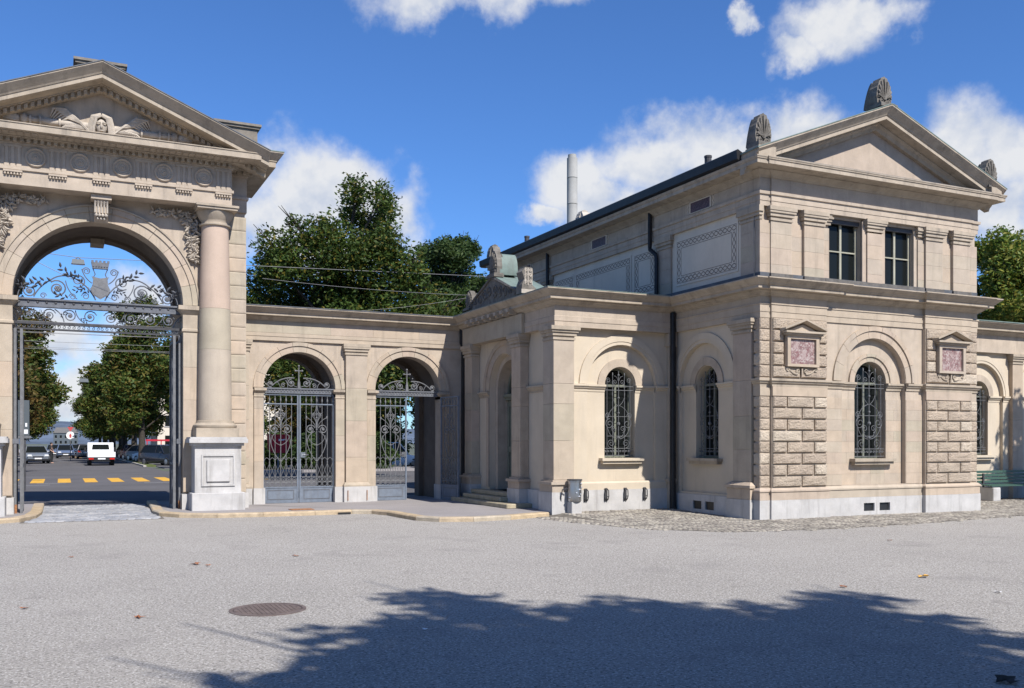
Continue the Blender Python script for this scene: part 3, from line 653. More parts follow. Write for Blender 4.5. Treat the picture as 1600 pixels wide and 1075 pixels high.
for a, b in ((16.47, 17.12), (19.84, 20.42), (26.28, 26.86), (29.6, 30.19)):
    pilaster(lo, SF, a, b, 0, .06, 5.41, 6.94, 6.64, [5.75, 6.1, 6.4], True, 13.905, o=.07)
frU = [(13.89, YB), (13.89, 16.44), (c-3.175, 16.44), (c-3.175, 16.41), (c+3.175, 16.41), (c+3.175, 16.44), (X1+.01, 16.44), (X1+.01, YB)]
MB().sweep([(-.1,6.942),(.0,6.942),(.0,7.05),(.012,7.055),(.012,7.18),(.045,7.19),(.05,7.255),(.0,7.26),(.0,7.56),(-.1,7.56)], frU).build('architrave', 'stone_plain', lo)
MB().sweep([(-.06,7.562),(.02,7.562),(.05,7.60),(.11,7.64),(.17,7.68),(.17,7.70),(.44,7.715),(.44,7.80),(.46,7.81),(.46,7.825),(.475,7.85),(.475,7.87),(-.06,7.88)], frU).build('cornice', 'mould', lo)
for y in (18.58, 23.32, 28.05):
    q = MB(SF).box(y-.38, y+.38, 13.872, 13.90, 7.30, 7.54).build('frieze_plaque', 'marble_dark', lo)
    k = MB(SF)
    for s in (-1, 1): k.box(y+s*.40-.02, y+s*.40+.02, 13.866, 13.90, 7.285, 7.555).tube([(y+s*(.47+x), 13.885, z) for x, z in ((0,7.30),(.05,7.36),(0,7.42),(.04,7.48),(.02,7.54))], .012, 4)
    k.box(y-.38, y+.38, 13.866, 13.90, 7.541, 7.56).box(y-.38, y+.38, 13.866, 13.90, 7.28, 7.299).build('plaque_frame', 'plaster_pale', q)
# pediment, roof
MB().prism([(X0+.1, 7.8), (X1-.1, 7.8), (c, 9.2)], 16.56, 16.8).build('tympanum', 'stone', lo)
MB().rake([(-.1,-.02),(.03,-.02),(.06,.05),(.12,.10),(.12,.13),(.36,.135),(.36,.215),(.38,.22),(.40,.25),(.45,.30),(.53,.375),(.53,.40),(-.1,.40)], [(c-3.9, 7.59), (c, 9.10), (c+3.9, 7.59)], 16.49).build('raking_cornice', 'mould', lo)
MB().rake([(-.2,.385),(.545,.405),(.545,.425),(-.2,.43)], [(c-3.93, 7.58), (c, 9.105), (c+3.93, 7.58)], 16.50).build('raking_flashing', 'copper', lo)
MB().sweep([(.05,7.87),(.475,7.872),(.475,7.888),(.05,7.93)], [(13.96, 16.44), (X1-.05, 16.44)]).build('cornice_flashing', 'lead', lo)
MB().prism([(c-3.85, 7.90), (c, 9.42), (c+3.85, 7.90)], 16.60, YB+.4).build('roof', 'roof', lo)
MB().sweep([(.30,7.884),(.47,7.884),(.54,7.92),(.56,8.10),(.52,8.13),(.30,8.02)], [(13.89, YB+.45), (13.89, 16.55)]).build('gutter', 'gutter', lo)
for xa, xb, zt in ((13.50, 13.98, 8.10), (X1-.02, X1+.34, 8.04)): MB().box(xa, xb, 16.02, 16.46, 7.871, zt).build('corner_pedestal', 'mould', lo)
acroterion('acroterion', lo, (13.76, 16.22, 8.10), .46, .74, .36)
acroterion('acroterion', lo, (c, 16.25, 9.50), .50, .74, .42)
acroterion('acroterion', lo, (X1+.15, 16.22, 8.04), .46, .74, .36)
acroterion('acroterion', lo, (13.76, YB+.2, 8.0), .46, .66, .42, 'dark_stone', math.pi)
acroterion('acroterion', lo, (c, YB+.2, 9.5), .56, .74, .5, 'carved', math.pi)
for (x, y) in ((14.35, 18.9), (14.35, 28.9), (14.55, 17.0)): MB().lathe([(.085,-.5),(.085,.55),(.095,.55),(.095,.60)], (x, y, 8.15), 10).build('vent_pipe', 'iron_dark', lo)
# rainwater pipes
for y in (20.62, 26.35):
    t = MB().tube([(13.80, y, 7.72), (13.80, y, 6.80), (13.80, y+.0, 6.72), (13.83, y-.22 if y < 22 else y, 6.55), (13.83, y-.25 if y < 22 else y, 6.45), (13.83, y-.25 if y < 22 else y, 5.40)], .055, 8); t.build('downpipe', 'gutter', lo, True)
MB().tube([(13.82, 19.62, 4.95), (13.82, 19.62, .75), (13.82, 19.62, .0)], [.07, .07, .085], 10).build('downpipe', 'gutter', lo, True)
MB().box(13.76, 13.97, 19.69, 19.84, .0, .72).box(13.72, 13.99, 19.66, 19.84, .721, .80).box(13.78, 13.97, 19.71, 19.84, .801, 4.12).box(13.72, 13.97, 19.66, 19.84, 4.121, 4.44).build('corner_pilaster', 'stone', lo)
MB().tube([(13.90, 16.62, 6.94), (13.875, 16.62, 6.6), (13.875, 16.62, 5.36)], .011, 5).build('lightning_rod', 'iron_pale', lo)

# ================================================================== ANNEX (left) and its twin (right)
an = thing('lodge_annex', 'single storey annex with arched doorway, carved gable and grilled window, left of the lodge', 'building')
YW, XS_ = 19.84, 10.68
g = MB(F0); g.wall(10.6, 13.97, 0, 4.5, YW, YW+.10, [(12.46, .98, .5, 3.12, True)]); g.build('wall', 'plaster', an)
g = MB(F0); g.wall(11.2, 13.7, 0, 4.45, YW+.102, YW+.45, [(12.46, .44, 1.33, 3.12, True)]); g.build('recess_wall', 'plaster', an)
window(an, F0, 12.46, .44, 1.33, 3.12, YW+.38, YW+.16)
sill(an, F0, 12.46, .60, 1.33, YW+.08, 'plaster')
MB(F0).ring(12.46, 3.13, .98, 1.06, YW-.025, YW-.001).ring(12.46, 3.13, 1.06, 1.22, YW-.04, YW-.001).build('arch_ring', 'plaster', an)
MB(F0).ring(12.46, 3.13, .445, .64, YW+.065, YW+.101).build('window_surround', 'stone_plain', an)
for a, b, y in ((10.98, 11.48, YW), (13.44, 13.78, YW), (11.48, 12.02, YW+.1), (12.9, 13.44, YW+.1)):
    MB().sweep(IMP(0), [(a, y), (b, y)]).build('impost_band', 'plaster', an)
MB().sweep([(-.05,-.05),(.045,-.05),(.045,.56),(-.05,.56)], [(10.9, YW), (13.98, YW)]).build('plinth', 'plinth', an)
MB().sweep([(-.05,.562),(.03,.562),(.03,.72),(.0,.76),(-.05,.76)], [(10.9, YW), (13.98, YW)]).build('plinth_course', 'plaster', an)
# corner pier
def pier(parent, T, u0, u1, d0, d1, side, face):
    pilaster(parent, T, u0, u1, d0, d1, .83, 4.45, 4.13, [1.75, 2.62, 3.1], side, face)
for z0, z1 in ((.83, 1.75), (1.75, 2.62), (2.62, 3.1), (3.1, 4.13)):
    MB().box(10.43, 10.98, 19.60, 20.14, z0+.002, z1-.002, .004).build('pier_stone', 'stone', an)
m = MB()
for a, b, e in ((0,.18,.025),(.18,.3,.004),(.30,.55,.045),(.55,.72,.08),(.72,1.,.115)): m.box(10.43-e, 10.98+e, 19.60-e, 20.14, 4.13+a*.32, 4.13+b*.32-.0005)
m.build('capital', 'mould', an)
MB().box(10.34, 11.07, 19.51, 20.20, -.06, .54).build('plinth', 'plinth', an)
MB().box(10.355, 11.055, 19.525, 20.18, .541, .72).box(10.31, 11.10, 19.48, 20.2, .7205, .785).box(10.38, 11.03, 19.55, 20.16, .786, .829).build('pier_base', 'stone', an)
# flank facing the drive: doorway between pilasters
DC = 22.85
g = MB(SF); g.wall(19.9, 25.75, 0, 4.5, XS_, XS_+.16, [(DC, .95, .42, 3.12, True)]); g.build('wall', 'plaster', an)
g = MB(SF); g.wall(21.6, 24.1, .0, 4.4, XS_+.162, XS_+.62, [(DC, .80, .42, 3.12, True)]); g.build('door_reveal', 'stone_plain', an)
voussoirs(an, SF, DC, 3.13, .955, 1.30, XS_-.06, XS_-.001, 9)
for a, b in ((20.14, 21.39), (23.81, 24.5), (25.02, 25.6)):
    MB().sweep(IMP(0), [(XS_, b), (XS_, a)]).build('impost_band', 'mould', an)
MB(SF).box(DC+.955, DC+1.10, XS_-.05, XS_-.001, .5, 2.94).build('door_jamb', 'stone', an); MB(SF).box(DC-1.10, DC-.955, XS_-.05, XS_-.001, .5, 2.94).build('door_jamb', 'stone', an)
for a, b in ((21.39, 21.91), (24.50, 25.02)):
    pilaster(an, SF, a, b, 0, .24, .83, 4.45, 4.13, [1.75, 2.62, 3.1], True, 10.43)
    MB().box(10.35, 10.68, a-.09, b+.09, -.05, .54).build('plinth', 'plinth', an)
    MB().box(10.365, 10.68, a-.075, b+.075, .541, .72).box(10.32, 10.68, a-.11, b+.11, .7205, .785).box(10.39, 10.68, a-.04, b+.04, .786, .829).build('pilaster_base', 'stone', an)
for a, b in ((20.2, 21.3), (25.12, 25.6)): MB().box(10.60, 10.679, a, b, -.05, .54).build('plinth', 'plinth', an)
# door
d = MB(SF).box(DC-.80, DC+.80, XS_+.50, XS_+.56, .42, 3.06).build('door', 'timber', an)
k = MB(SF)
for a, b, z0, z1 in ((-.8,-.70,.42,2.86),(.70,.8,.42,2.86),(-.05,.05,.42,2.86),(-.69,-.06,.46,.62),(.06,.69,.46,.62),(-.69,-.06,1.45,1.60),(.06,.69,1.45,1.60),(-.69,-.06,2.70,2.86),(.06,.69,2.70,2.86)): k.box(DC+a, DC+b, XS_+.46, XS_+.499, z0, z1)
k.build('door_frame', 'timber', d)
k = MB(SF).box(DC-.82, DC+.82, XS_+.38, XS_+.56, 2.87, 2.95).box(DC-.86, DC+.86, XS_+.33, XS_+.56, 2.951, 3.03); k.build('transom', 'timber', d)
for s in (-1, 1):
    gl = MB(SF).box(DC+s*.375-.2, DC+s*.375+.2, XS_+.485, XS_+.495, 1.68, 2.62).build('door_pane', 'glass', d)
    k = MB(SF)
    for j in range(3):
        for q in (-1, 1): k.tube([(DC+s*.375+q*x, XS_+.47, 1.85+j*.3+z) for x, z in spiral(.09, 0, .085, 1.5, math.pi, 1, n=12)], .011, 4)
    k.tube([(DC+s*.375, XS_+.47, 1.68), (DC+s*.375, XS_+.47, 2.62)], .012, 5); k.build('door_grille', 'iron_dark', d)
MB(SF).ball((DC-.1, XS_+.43, 1.42), .04, 8, 6).build('door_knob', 'iron_dark', d)
n = 16; pts = [(DC+.8*math.cos(math.pi*i/n), 3.06+.8*math.sin(math.pi*i/n)) for i in range(n+1)]
fl = MB(SF).add([(u, XS_+.53, z) for u, z in pts], [list(range(n+1))]).build('fanlight', 'glass', an)
MB(SF).ring(DC, 3.06, .73, .80, XS_+.46, XS_+.528).box(DC-.05, DC+.05, XS_+.46, XS_+.526, 3.04, 3.80).build('frame', 'timber', fl)
# steps
for x0, y0, y1, z0, z1 in ((9.90, 21.05, 24.75, .07, .19), (10.13, 21.95, 24.45, .1905, .305), (10.36, 21.95, 24.45, .3055, .42)):
    MB().cbox(x0, 11.3, y0, y1, z0, z1, .02).build('step', 'step_stone', an)
# entablature
ent = [(10.49, 25.46), (10.49, 19.66), (13.97, 19.66)]
MB().sweep([(-.9,4.452),(-.0,4.452),(.0,4.58),(.012,4.585),(.012,4.70),(.0,4.71),(.0,4.945),(-.9,4.945)], ent).build('architrave', 'stone_plain', an)
MB().sweep(cornice(4.946, 5.30, .38), ent).build('cornice', 'mould', an)
MB().box(10.40, 10.485, 21.25, 25.1, 4.455, 4.94).build('frieze_block', 'stone', an)
for i in range(8):
    y = 21.62+i*.385; MB().box(10.16, 10.42, y-.07, y+.07, 5.0, 5.085).box(10.22, 10.42, y-.06, y+.06, 4.95, 4.9995).build('bracket', 'mould', an)
MB().sweep([(-.3,5.30),(.385,5.302),(.385,5.318),(-.3,5.345)], ent).build('cornice_flashing', 'copper', an)
MB().box(10.5, 13.95, 19.7, 25.6, 5.25, 5.37).build('roof', 'lead', an)
# carved gable over the doorway
gb = MB().prism([(21.2, 5.36), (24.6, 5.36), (24.6, 5.47), (22.9, 6.12), (21.2, 5.47)], 10.34, 10.5, 'x').build('gable', 'dark_stone', an)
k = MB(); rr = random.Random(5)
for s in (-1, 1):
    for j in range(5):
        y = .2+j*.3; k.tube([(10.33, 22.9+s*(y+x), z) for x, z in spiral(0, 5.50+.30*(1-y/1.7)*.8, .05+.15*(1-y/1.8), 1.5, rr.random()*6, 1, n=14)], .02, 5)
    k.tube([(10.32, 22.9+s*1.62, 5.50), (10.32, 22.9, 6.10)], .035, 5)
k.build('gable_carving', 'soot', gb)
MB().prism([(21.15, 5.47), (22.9, 6.16), (24.65, 5.47), (24.65, 5.45), (22.9, 6.13), (21.15, 5.45)], 10.32, 11.4, 'x').build('gable_roof', 'copper', gb)
def corner_horn(y, z, w, h):
    acroterion('acroterion', an, (10.40, y, z), w, h, .26, 'dark_stone', -math.pi/2)
    out = [(y-w*.46*math.cos(a), z+.26*h+.66*h*math.sin(a)) for a in [math.pi*i/14 for i in range(15)]]
    MB().prism([(y-w*.42, z+.10*h)]+out+[(y+w*.42, z+.10*h)], 10.46, 10.98, 'x').build('acroterion_hood', 'copper', an, True)
corner_horn(22.9, 6.08, .52, .72); corner_horn(24.55, 5.42, .46, .55)
sb = MB().prism([(10.26, 5.40), (10.66, 5.40), (10.66, 5.54), (10.56, 5.62), (10.58, 5.98), (10.54, 6.05), (10.38, 6.06), (10.28, 5.94), (10.34, 5.76), (10.28, 5.62)], 20.97, 21.30, 'y').build('acroterion', 'dark_stone', an)
k = MB()
for s_ in (-1, 1):
    for zc, a_, g_ in ((5.70, math.pi/2, -1), (5.86, -math.pi/2, 1), (5.98, math.pi/2, -1)): k.tube([(10.44+s_*x, 20.965, z) for x, z in spiral(.055, zc, .045, 1.4, a_, g_, n=12)], .014, 5)
k.tube([(10.44, 20.965, 5.60), (10.44, 20.965, 6.03)], .016, 5).box(10.345, 10.365, 20.955, 20.97, 5.62, 6.03).box(10.535, 10.555, 20.955, 20.97, 5.62, 6.03).box(10.25, 10.67, 20.94, 20.97, 5.40, 5.50); k.build('acroterion_relief', 'carved', sb)
# --- right annex: same order of bays running on behind the lodge
ar = thing('garden_wing', 'low plastered wing with arched grilled window running right from behind the lodge', 'building')
BAYS = [22.3, 25.12, 27.94]
g = MB(F0); g.wall(20.6, 31, 0, 4.5, 19.72, 19.82, [(b, .98, .5, 3.12, True) for b in BAYS]); g.build('wall', 'plaster', ar)
g = MB(F0); g.wall(20.7, 31, 0, 4.45, 19.822, 20.15, [(b, .44, 1.33, 3.12, True) for b in BAYS]); g.build('recess_wall', 'plaster', ar)
for b in BAYS:
    window(ar, F0, b, .44, 1.33, 3.12, 20.08, 19.88); sill(ar, F0, b, .60, 1.33, 19.80, 'plaster')
    MB(F0).ring(b, 3.13, .98, 1.06, 19.695, 19.719).ring(b, 3.13, 1.06, 1.22, 19.68, 19.719).build('arch_ring', 'plaster', ar)
    MB(F0).ring(b, 3.13, .445, .64, 19.785, 19.821).build('window_surround', 'stone_plain', ar)
    for a, e, y in ((b-1.24, b-.98, 19.72), (b+.98, b+1.24, 19.72), (b-.98, b-.44, 19.82), (b+.44, b+.98, 19.82)): MB().sweep(IMP(0), [(a, y), (e, y)]).build('impost_band', 'plaster', ar)
    if b > 22.5:
        u = b+1.41; pilaster(ar, F0, u-.17, u+.3, 19.58, 19.75, .8, 4.42, 4.12, [1.6, 2.4, 3.2], False, 0)
        MB().box(u-.24, u+.37, 19.52, 19.72, -.05, .8).build('plinth', 'plinth', ar)
MB().sweep([(-.05,-.05),(.045,-.05),(.045,.56),(-.05,.56)], [(20.6, 19.72), (31, 19.72)]).build('plinth', 'plinth', ar)
MB().sweep([(-.2,4.43),(.0,4.43),(.0,4.945),(-.2,4.945)], [(20.6, 19.58), (31, 19.58)]).build('architrave', 'stone_plain', ar)
MB().sweep(cornice(4.946, 5.30, .38), [(20.6, 19.58), (31, 19.58)]).build('cornice', 'mould', ar)
MB().sweep([(-.3,5.30),(.40,5.302),(.40,5.33),(-.3,5.42)], [(20.6, 19.58), (31, 19.58)]).build('cornice_flashing', 'copper', ar)
MB().box(20.7, 31, 19.7, 25.5, 5.2, 5.36).box(30.9, 31, 20.2, 25.5, 0, 5.1).box(20.7, 31, 25.4, 25.5, 0, 5.1).build('roof', 'lead', ar)

# ================================================================== MAIN GATE
gc = .85; GY = 24.40
ga = thing('main_gate_arch', 'tall sandstone gateway with round arch, giant columns and carved pediment', 'gateway')
HW, ZS = 1.85, 5.07
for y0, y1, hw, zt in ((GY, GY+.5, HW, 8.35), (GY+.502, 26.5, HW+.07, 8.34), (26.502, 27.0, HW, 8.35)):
    MB(F0).wall(gc-3.33, gc+3.33, 0, zt, y0, y1, [(gc, hw, 0, ZS, True)], 32).build('wall', 'stone_plain' if y0 == GY else 'passage_shade', ga)
voussoirs(ga, F0, gc, ZS, HW+.003, 2.20, GY-.07, GY-.001, 13)
MB(F0).ring(gc, ZS, 2.20, 2.235, GY-.10, GY-.001, n=40).build('archivolt_rim', 'mould', ga)
IM = [(-.03,4.40),(.0,4.40),(.03,4.43),(.03,4.48),(.008,4.50),(.008,4.84),(.04,4.87),(.09,4.93),(.12,4.95),(.12,5.05),(-.03,5.068)]
for s in (-1, 1):
    j = gc+s*HW; e = gc+s*2.25
    pth = [(j, 27.0), (j, GY-.07), (e, GY-.07)] if s > 0 else [(e, GY-.07), (j, GY-.07), (j, 27.0)]
    MB().sweep(IM, pth).build('impost', 'mould', ga)
    zz = [.5, 1.35, 2.0, 2.75, 3.55, 4.40]
    for a, b in zip(zz, zz[1:]): u0, u1 = sorted((j, e)); block(ga, FLAT['stone'], u0, u1, a, b, GY-.07, .069, 'jamb_stone', gap=.004)
    pw = sorted((j-s*.04, gc+s*3.40)); MB().box(pw[0], pw[1], GY-.16, GY-.002, -.05, .45).box(*sorted((j-s*.04, j+s*.35)), GY-.157, GY+.5, -.05, .447).build('plinth', 'plinth', ga)
    # giant column on its pedestal
    cx, cy = gc+s*2.58, 24.20
    pe = MB().box(cx-.62, cx+.62, 23.56, GY-.17, -.05, .50, .015).build('pedestal_plinth', 'plinth', ga)
    d = MB().box(cx-.54, cx+.54, 23.66, GY-.002, .501, 1.58).build('pedestal_die', 'plinth', ga)
    k = MB().box(cx-.39, cx-.35, 23.63, 23.659, .66, 1.42).box(cx+.35, cx+.39, 23.63, 23.659, .66, 1.42).box(cx-.349, cx+.349, 23.63, 23.659, .66, .70).box(cx-.349, cx+.349, 23.63, 23.659, 1.38, 1.42); k.build('pedestal_moulding', 'plinth', d)
    MB().box(cx-.27, cx+.27, 23.615, 23.659, .76, 1.30, .015).build('pedestal_panel', 'plinth', d)
    MB().box(cx-.55, cx+.55, 23.65, GY-.003, 1.581, 1.63).box(cx-.60, cx+.60, 23.60, GY-.004, 1.631, 1.70).box(cx-.68, cx+.68, 23.52, GY-.005, 1.701, 1.80).box(cx-.655, cx+.655, 23.545, GY-.006, 1.801, 1.84).build('pedestal_cap', 'plinth', ga)
    MB().box(cx-.50, cx+.50, 23.70, GY-.01, 1.842, 2.06).lathe([(.50,2.062),(.52,2.09),(.52,2.13),(.48,2.17),(.45,2.19),(.445,2.235),(.40,2.245)], (cx, cy, 0), 32).build('column_base', 'mould', ga, True)
    ent_ = lambda z: .395-.075*((z-2.24)/4.8)**1.6
    for z0, z1, m_ in ((2.246, 3.98, 'drum_grey'), (3.984, 4.98, 'drum_green'), (4.984, 7.0, 'drum_pink')):
        MB().lathe([(ent_(z0+(z1-z0)*i/6), z0+(z1-z0)*i/6) for i in range(7)], (cx, cy, 0), 36).build('column_drum', m_, ga, True)
    k = MB().lathe([(.325,7.0),(.37,7.01),(.375,7.04),(.33,7.055),(.325,7.12),(.345,7.15),(.40,7.24),(.44,7.33),(.44,7.36)], (cx, cy, 0), 36)
    k.box(cx-.47, cx+.47, cy-.47, GY-.02, 7.362, 7.42).box(cx-.50, cx+.50, cy-.50, GY-.021, 7.4205, 7.475); k.build('column_capital', 'mould', ga, True)
    # banded quoins beside the column
    u0, u1 = sorted((gc+s*2.90, gc+s*3.36))
    for i in range(20): block(ga, PILLOW, u0, u1, .46+i*.345, .46+i*.345+.345, GY-.07, .069, 'quoin_block', gap=.012)
# keystone console
k = MB().prism([(23.98, 7.47), (23.98, 7.30), (24.06, 7.22), (24.02, 7.02), (24.16, 6.86), (24.33, 6.84), (24.33, 7.47)], gc-.15, gc+.15, 'x').box(gc-.22, gc+.22, 23.93, 24.33, 7.36, 7.47).build('keystone', 'stone_plain', ga)
q = MB()
for i in range(-2, 3): q.tube([(gc+i*.065, 23.97, 7.33), (gc+i*.065, 24.03, 7.22), (gc+i*.065, 24.0, 7.05)], .022, 5)
for i in range(4): q.ball((gc-.105+i*.07, 24.0, 7.0), .04, 6, 5)
for i in range(3): q.ball((gc-.07+i*.07, 24.05, 6.93), .036, 6, 5)
q.build('keystone_carving', 'carved', k, True)
MB().box(gc-.16, gc+.16, 26.45, 27.03, 6.80, 6.93).build('keystone', 'mould', ga)
# entablature, broken forward over the columns
E1 = [(gc-3.37, 27.0), (gc-3.37, 24.34), (gc-2.93, 24.34), (gc-2.93, 23.85), (gc+2.93, 23.85), (gc+2.93, 24.34), (gc+3.37, 24.34), (gc+3.37, 27.0)]
MB().sweep([(-.56,7.477),(.0,7.477),(.0,7.79),(.04,7.80),(.04,7.865),(-.56,7.865)], E1).build('architrave', 'stone_plain', ga)
MB().sweep([(-.5,7.867),(.0,7.867),(.0,8.36),(.03,8.37),(.03,8.405),(-.5,8.405)], E1).build('frieze', 'stone_plain', ga)
MB().sweep([(-.5,8.407),(.06,8.407),(.06,8.49),(.20,8.50),(.20,8.53),(.60,8.54),(.60,8.67),(.62,8.68),(.62,8.70),(-.5,8.73)], E1).build('cornice', 'mould', ga)
for a, b in ((0, 3), (4, 8)):
    MB().sweep([(.3,8.69),(.60,8.69),(.62,8.71),(.68,8.77),(.77,8.86),(.77,8.885),(.3,8.91)], E1[a:b]).build('cornice_sima', 'mould', ga)
    MB().sweep([(.2,8.92),(.78,8.888),(.78,8.91),(.2,8.95)], E1[a:b]).build('cornice_flashing', 'copper', ga)
dn = MB()
def dent(p, q):
    p, q = Vector(p), Vector(q); L_ = (q-p).length; n = int(L_/.135); t = (q-p)/L_; nr = Vector((t.y, -t.x))
    for i in range(n):
        a = p+t*(L_*(i+.5)/n); c1 = a-t*.038; c2 = a+t*.038
        P4 = [c1+nr*.06, c2+nr*.06, c2+nr*.15, c1+nr*.15]
        dn.add([(v.x, v.y, z) for z in (8.412, 8.497) for v in P4], [(0,1,2,3),(7,6,5,4),(0,4,5,1),(1,5,6,2),(2,6,7,3),(3,7,4,0)])
for p, q in zip(E1, E1[1:]): dent(p, q)
kind(dn.build('dentil_course', 'mould', ga), 'stuff')
mu = MB()
for i in range(44):
    x = gc-3.1+i*6.2/43; mu.box(x-.055, x+.055, 23.36, 23.62, 8.515, 8.5395)
kind(mu.build('mutule_course', 'mould', ga), 'stuff')
# frieze: triglyphs and bowls
def triglyph(xc):
    t = MB()
    for i in (-1, 0, 1): t.prism([(xc+i*.122-.046, 23.85), (xc+i*.122-.03, 23.825), (xc+i*.122+.03, 23.825), (xc+i*.122+.046, 23.85)], 7.868, 8.30, 'z')
    t.box(xc-.185, xc+.185, 23.82, 23.85, 8.301, 8.362)
    for i in (-1, 0, 1): t.box(xc+i*.122-.05, xc+i*.122+.05, 23.815, 23.85, 7.868, 7.93)
    o = t.build('triglyph', 'stone_plain', ga)
    q = MB().box(xc-.19, xc+.19, 23.785, 23.85, 7.742, 7.785)
    for i in range(6): q.lathe([(.017,0),(.026,-.055)], (xc-.155+i*.062, 23.815, 7.742), 8)
    q.build('guttae', 'stone_plain', o)
for i in range(-3, 4): triglyph(gc+i*.908)
disc = MB().lathe([(.215,0),(.215,-.035),(.195,-.05),(.175,-.035),(.16,-.015),(.13,-.03),(.11,-.012),(.07,-.012),(.06,-.035),(.045,-.035),(.03,-.03),(.012,-.055)], (0,0,0), 28, 'y').mesh('frieze_bowl', 'stone_plain', True)
for i in range(-3, 3): link('frieze_bowl', disc, ga, (gc+(i+.5)*.908, 23.849, 8.12))
# pediment
TB, TA = 8.27, 9.80
MB().prism([(gc-3.2, 8.6), (gc+3.2, 8.6), (gc, 9.95)], 23.95, 24.3).build('tympanum', 'stone_plain', ga)
RP = [(gc-3.72, TB), (gc, TA), (gc+3.72, TB)]
MB().rake([(-.1,.0),(.10,.0),(.10,.10),(.22,.115),(.22,.14),(.58,.15),(.58,.235),(.60,.24),(.62,.27),(.68,.33),(.77,.415),(.77,.44),(-.1,.44)], RP, 23.87).build('raking_cornice', 'mould', ga)
MB().rake([(-.1,.442),(.785,.442),(.785,.462),(-.1,.47)], RP, 23.87).build('raking_flashing', 'lead', ga)
rd = MB(); sl = (TA-TB)/3.72; al = math.atan(sl)
for s in (-1, 1):
    for i in range(26):
        x = gc+s*(.07+i*.135); z = TA-sl*abs(x-gc)+.005
        rd.add([(x+dx, y, z-sl*s*dx+dz) for dx in (-.038, .038) for y in (23.68, 23.77) for dz in (.0, .10)], [(0,1,3,2),(4,6,7,5),(0,4,5,1),(2,3,7,6),(0,2,6,4),(1,5,7,3)])
kind(rd.build('raking_dentils', 'mould', ga), 'stuff')
MB().prism([(gc-3.6, 8.74), (gc, 10.22), (gc+3.6, 8.74)], 24.12, 27.5).build('roof', 'lead', ga)
for xa, xb, z0, z1 in ((.36, 1.36, 9.6, 10.72), (3.55, 4.55, 8.72, 9.72), (-2.85, -1.85, 8.72, 9.72)):
    MB().box(xa, xb, 24.7, 25.5, z0, z1).box(xa-.05, xb+.05, 24.65, 25.55, z1+.001, z1+.06).box(xa-.09, xb+.09, 24.61, 25.59, z1+.0605, z1+.12).build('roof_pedestal', 'soot_stone', ga)
# tympanum relief: veiled mask between wings and torches
rl = MB(); RY = 23.935
for s in (-1, 1):
    X = lambda d: gc+s*d
    sl2 = lambda d: 9.02-.02*d
    for a, b, r0, r1 in ((.28, 1.25, .085, .075), (1.25, 1.29, .13, .13), (1.45, 1.49, .12, .12)):
        rl.tube([(X(a), RY, sl2(a)), (X(b), RY, sl2(b))], [r0, r1], 10)
    rl.tube([(X(.85), RY, sl2(.85)), (X(.89), RY, sl2(.89))], [.12, .12], 10)
    rl.tube([(X(1.29), RY, 9.0), (X(1.62), RY, 9.0)], [.06, .07], 8)
    rl.ball((X(1.60), RY, 9.0), (.09, .08, .12), 8, 6)
    rl.ball((X(1.86), RY, 9.0), (.19, .09, .12), 8, 6)
    for j in range(4): rl.tube([(X(1.75+.05*j), RY-.06, 8.93+.05*j), (X(1.95), RY-.06, 8.95+.05*j), (X(2.08+.06*j), RY-.03, 9.0-.02*j)], [.035, .03, .01], 5)
    for j in range(6):
        rl.tube([(X(.25+.03*j), RY-.07, 8.86+.03*j), (X(.45+.06*j), RY-.09, 9.05+.05*j), (X(.70+.06*j), RY-.07, 9.12+.035*j), (X(.92+.03*j), RY-.02, 9.02+.02*j)], [.03, .04, .035, .012], 5)
        rl.tube([(X(.30+.02*j), RY-.06, 8.92), (X(.5+.05*j), RY-.08, 8.98-.01*j), (X(.62+.08*j), RY-.03, 8.80-.012*j)], [.03, .03, .012], 5)
    rl.tube([(X(1.35-x), RY-.03, z) for x, z in spiral(.2, 8.83, .07, 1.3, 0, 1, n=10)], .025, 5)
rl.ball((gc, RY-.06, 9.02), (.13, .11, .18), 12, 10)          # head
rl.ball((gc, RY-.19, 8.99), (.028, .04, .06), 6, 5); rl.ball((gc, RY-.17, 8.90), (.055, .03, .022), 6, 5)
for s in (-1, 1): rl.ball((gc+s*.06, RY-.165, 9.05), (.035, .025, .018), 6, 5); rl.tube([(gc+s*.02, RY-.19, 9.085), (gc+s*.11, RY-.16, 9.085)], .013, 5)
for s in (-1, 1):
    for j in range(4):
        w = .03+.045*j
        rl.tube([(gc+s*.01, RY-.13+.02*j, 9.26+.015*j), (gc+s*(.10+w*.55), RY-.14+.02*j, 9.20+.01*j), (gc+s*(.15+w*.6), RY-.12+.02*j, 9.0), (gc+s*(.15+w*.8), RY-.1+.02*j, 8.82), (gc+s*(.22+w*1.1), RY-.05, 8.72)], [.035, .045, .045, .04, .02], 6)
rl.build('tympanum_relief', 'carved', ga, True)
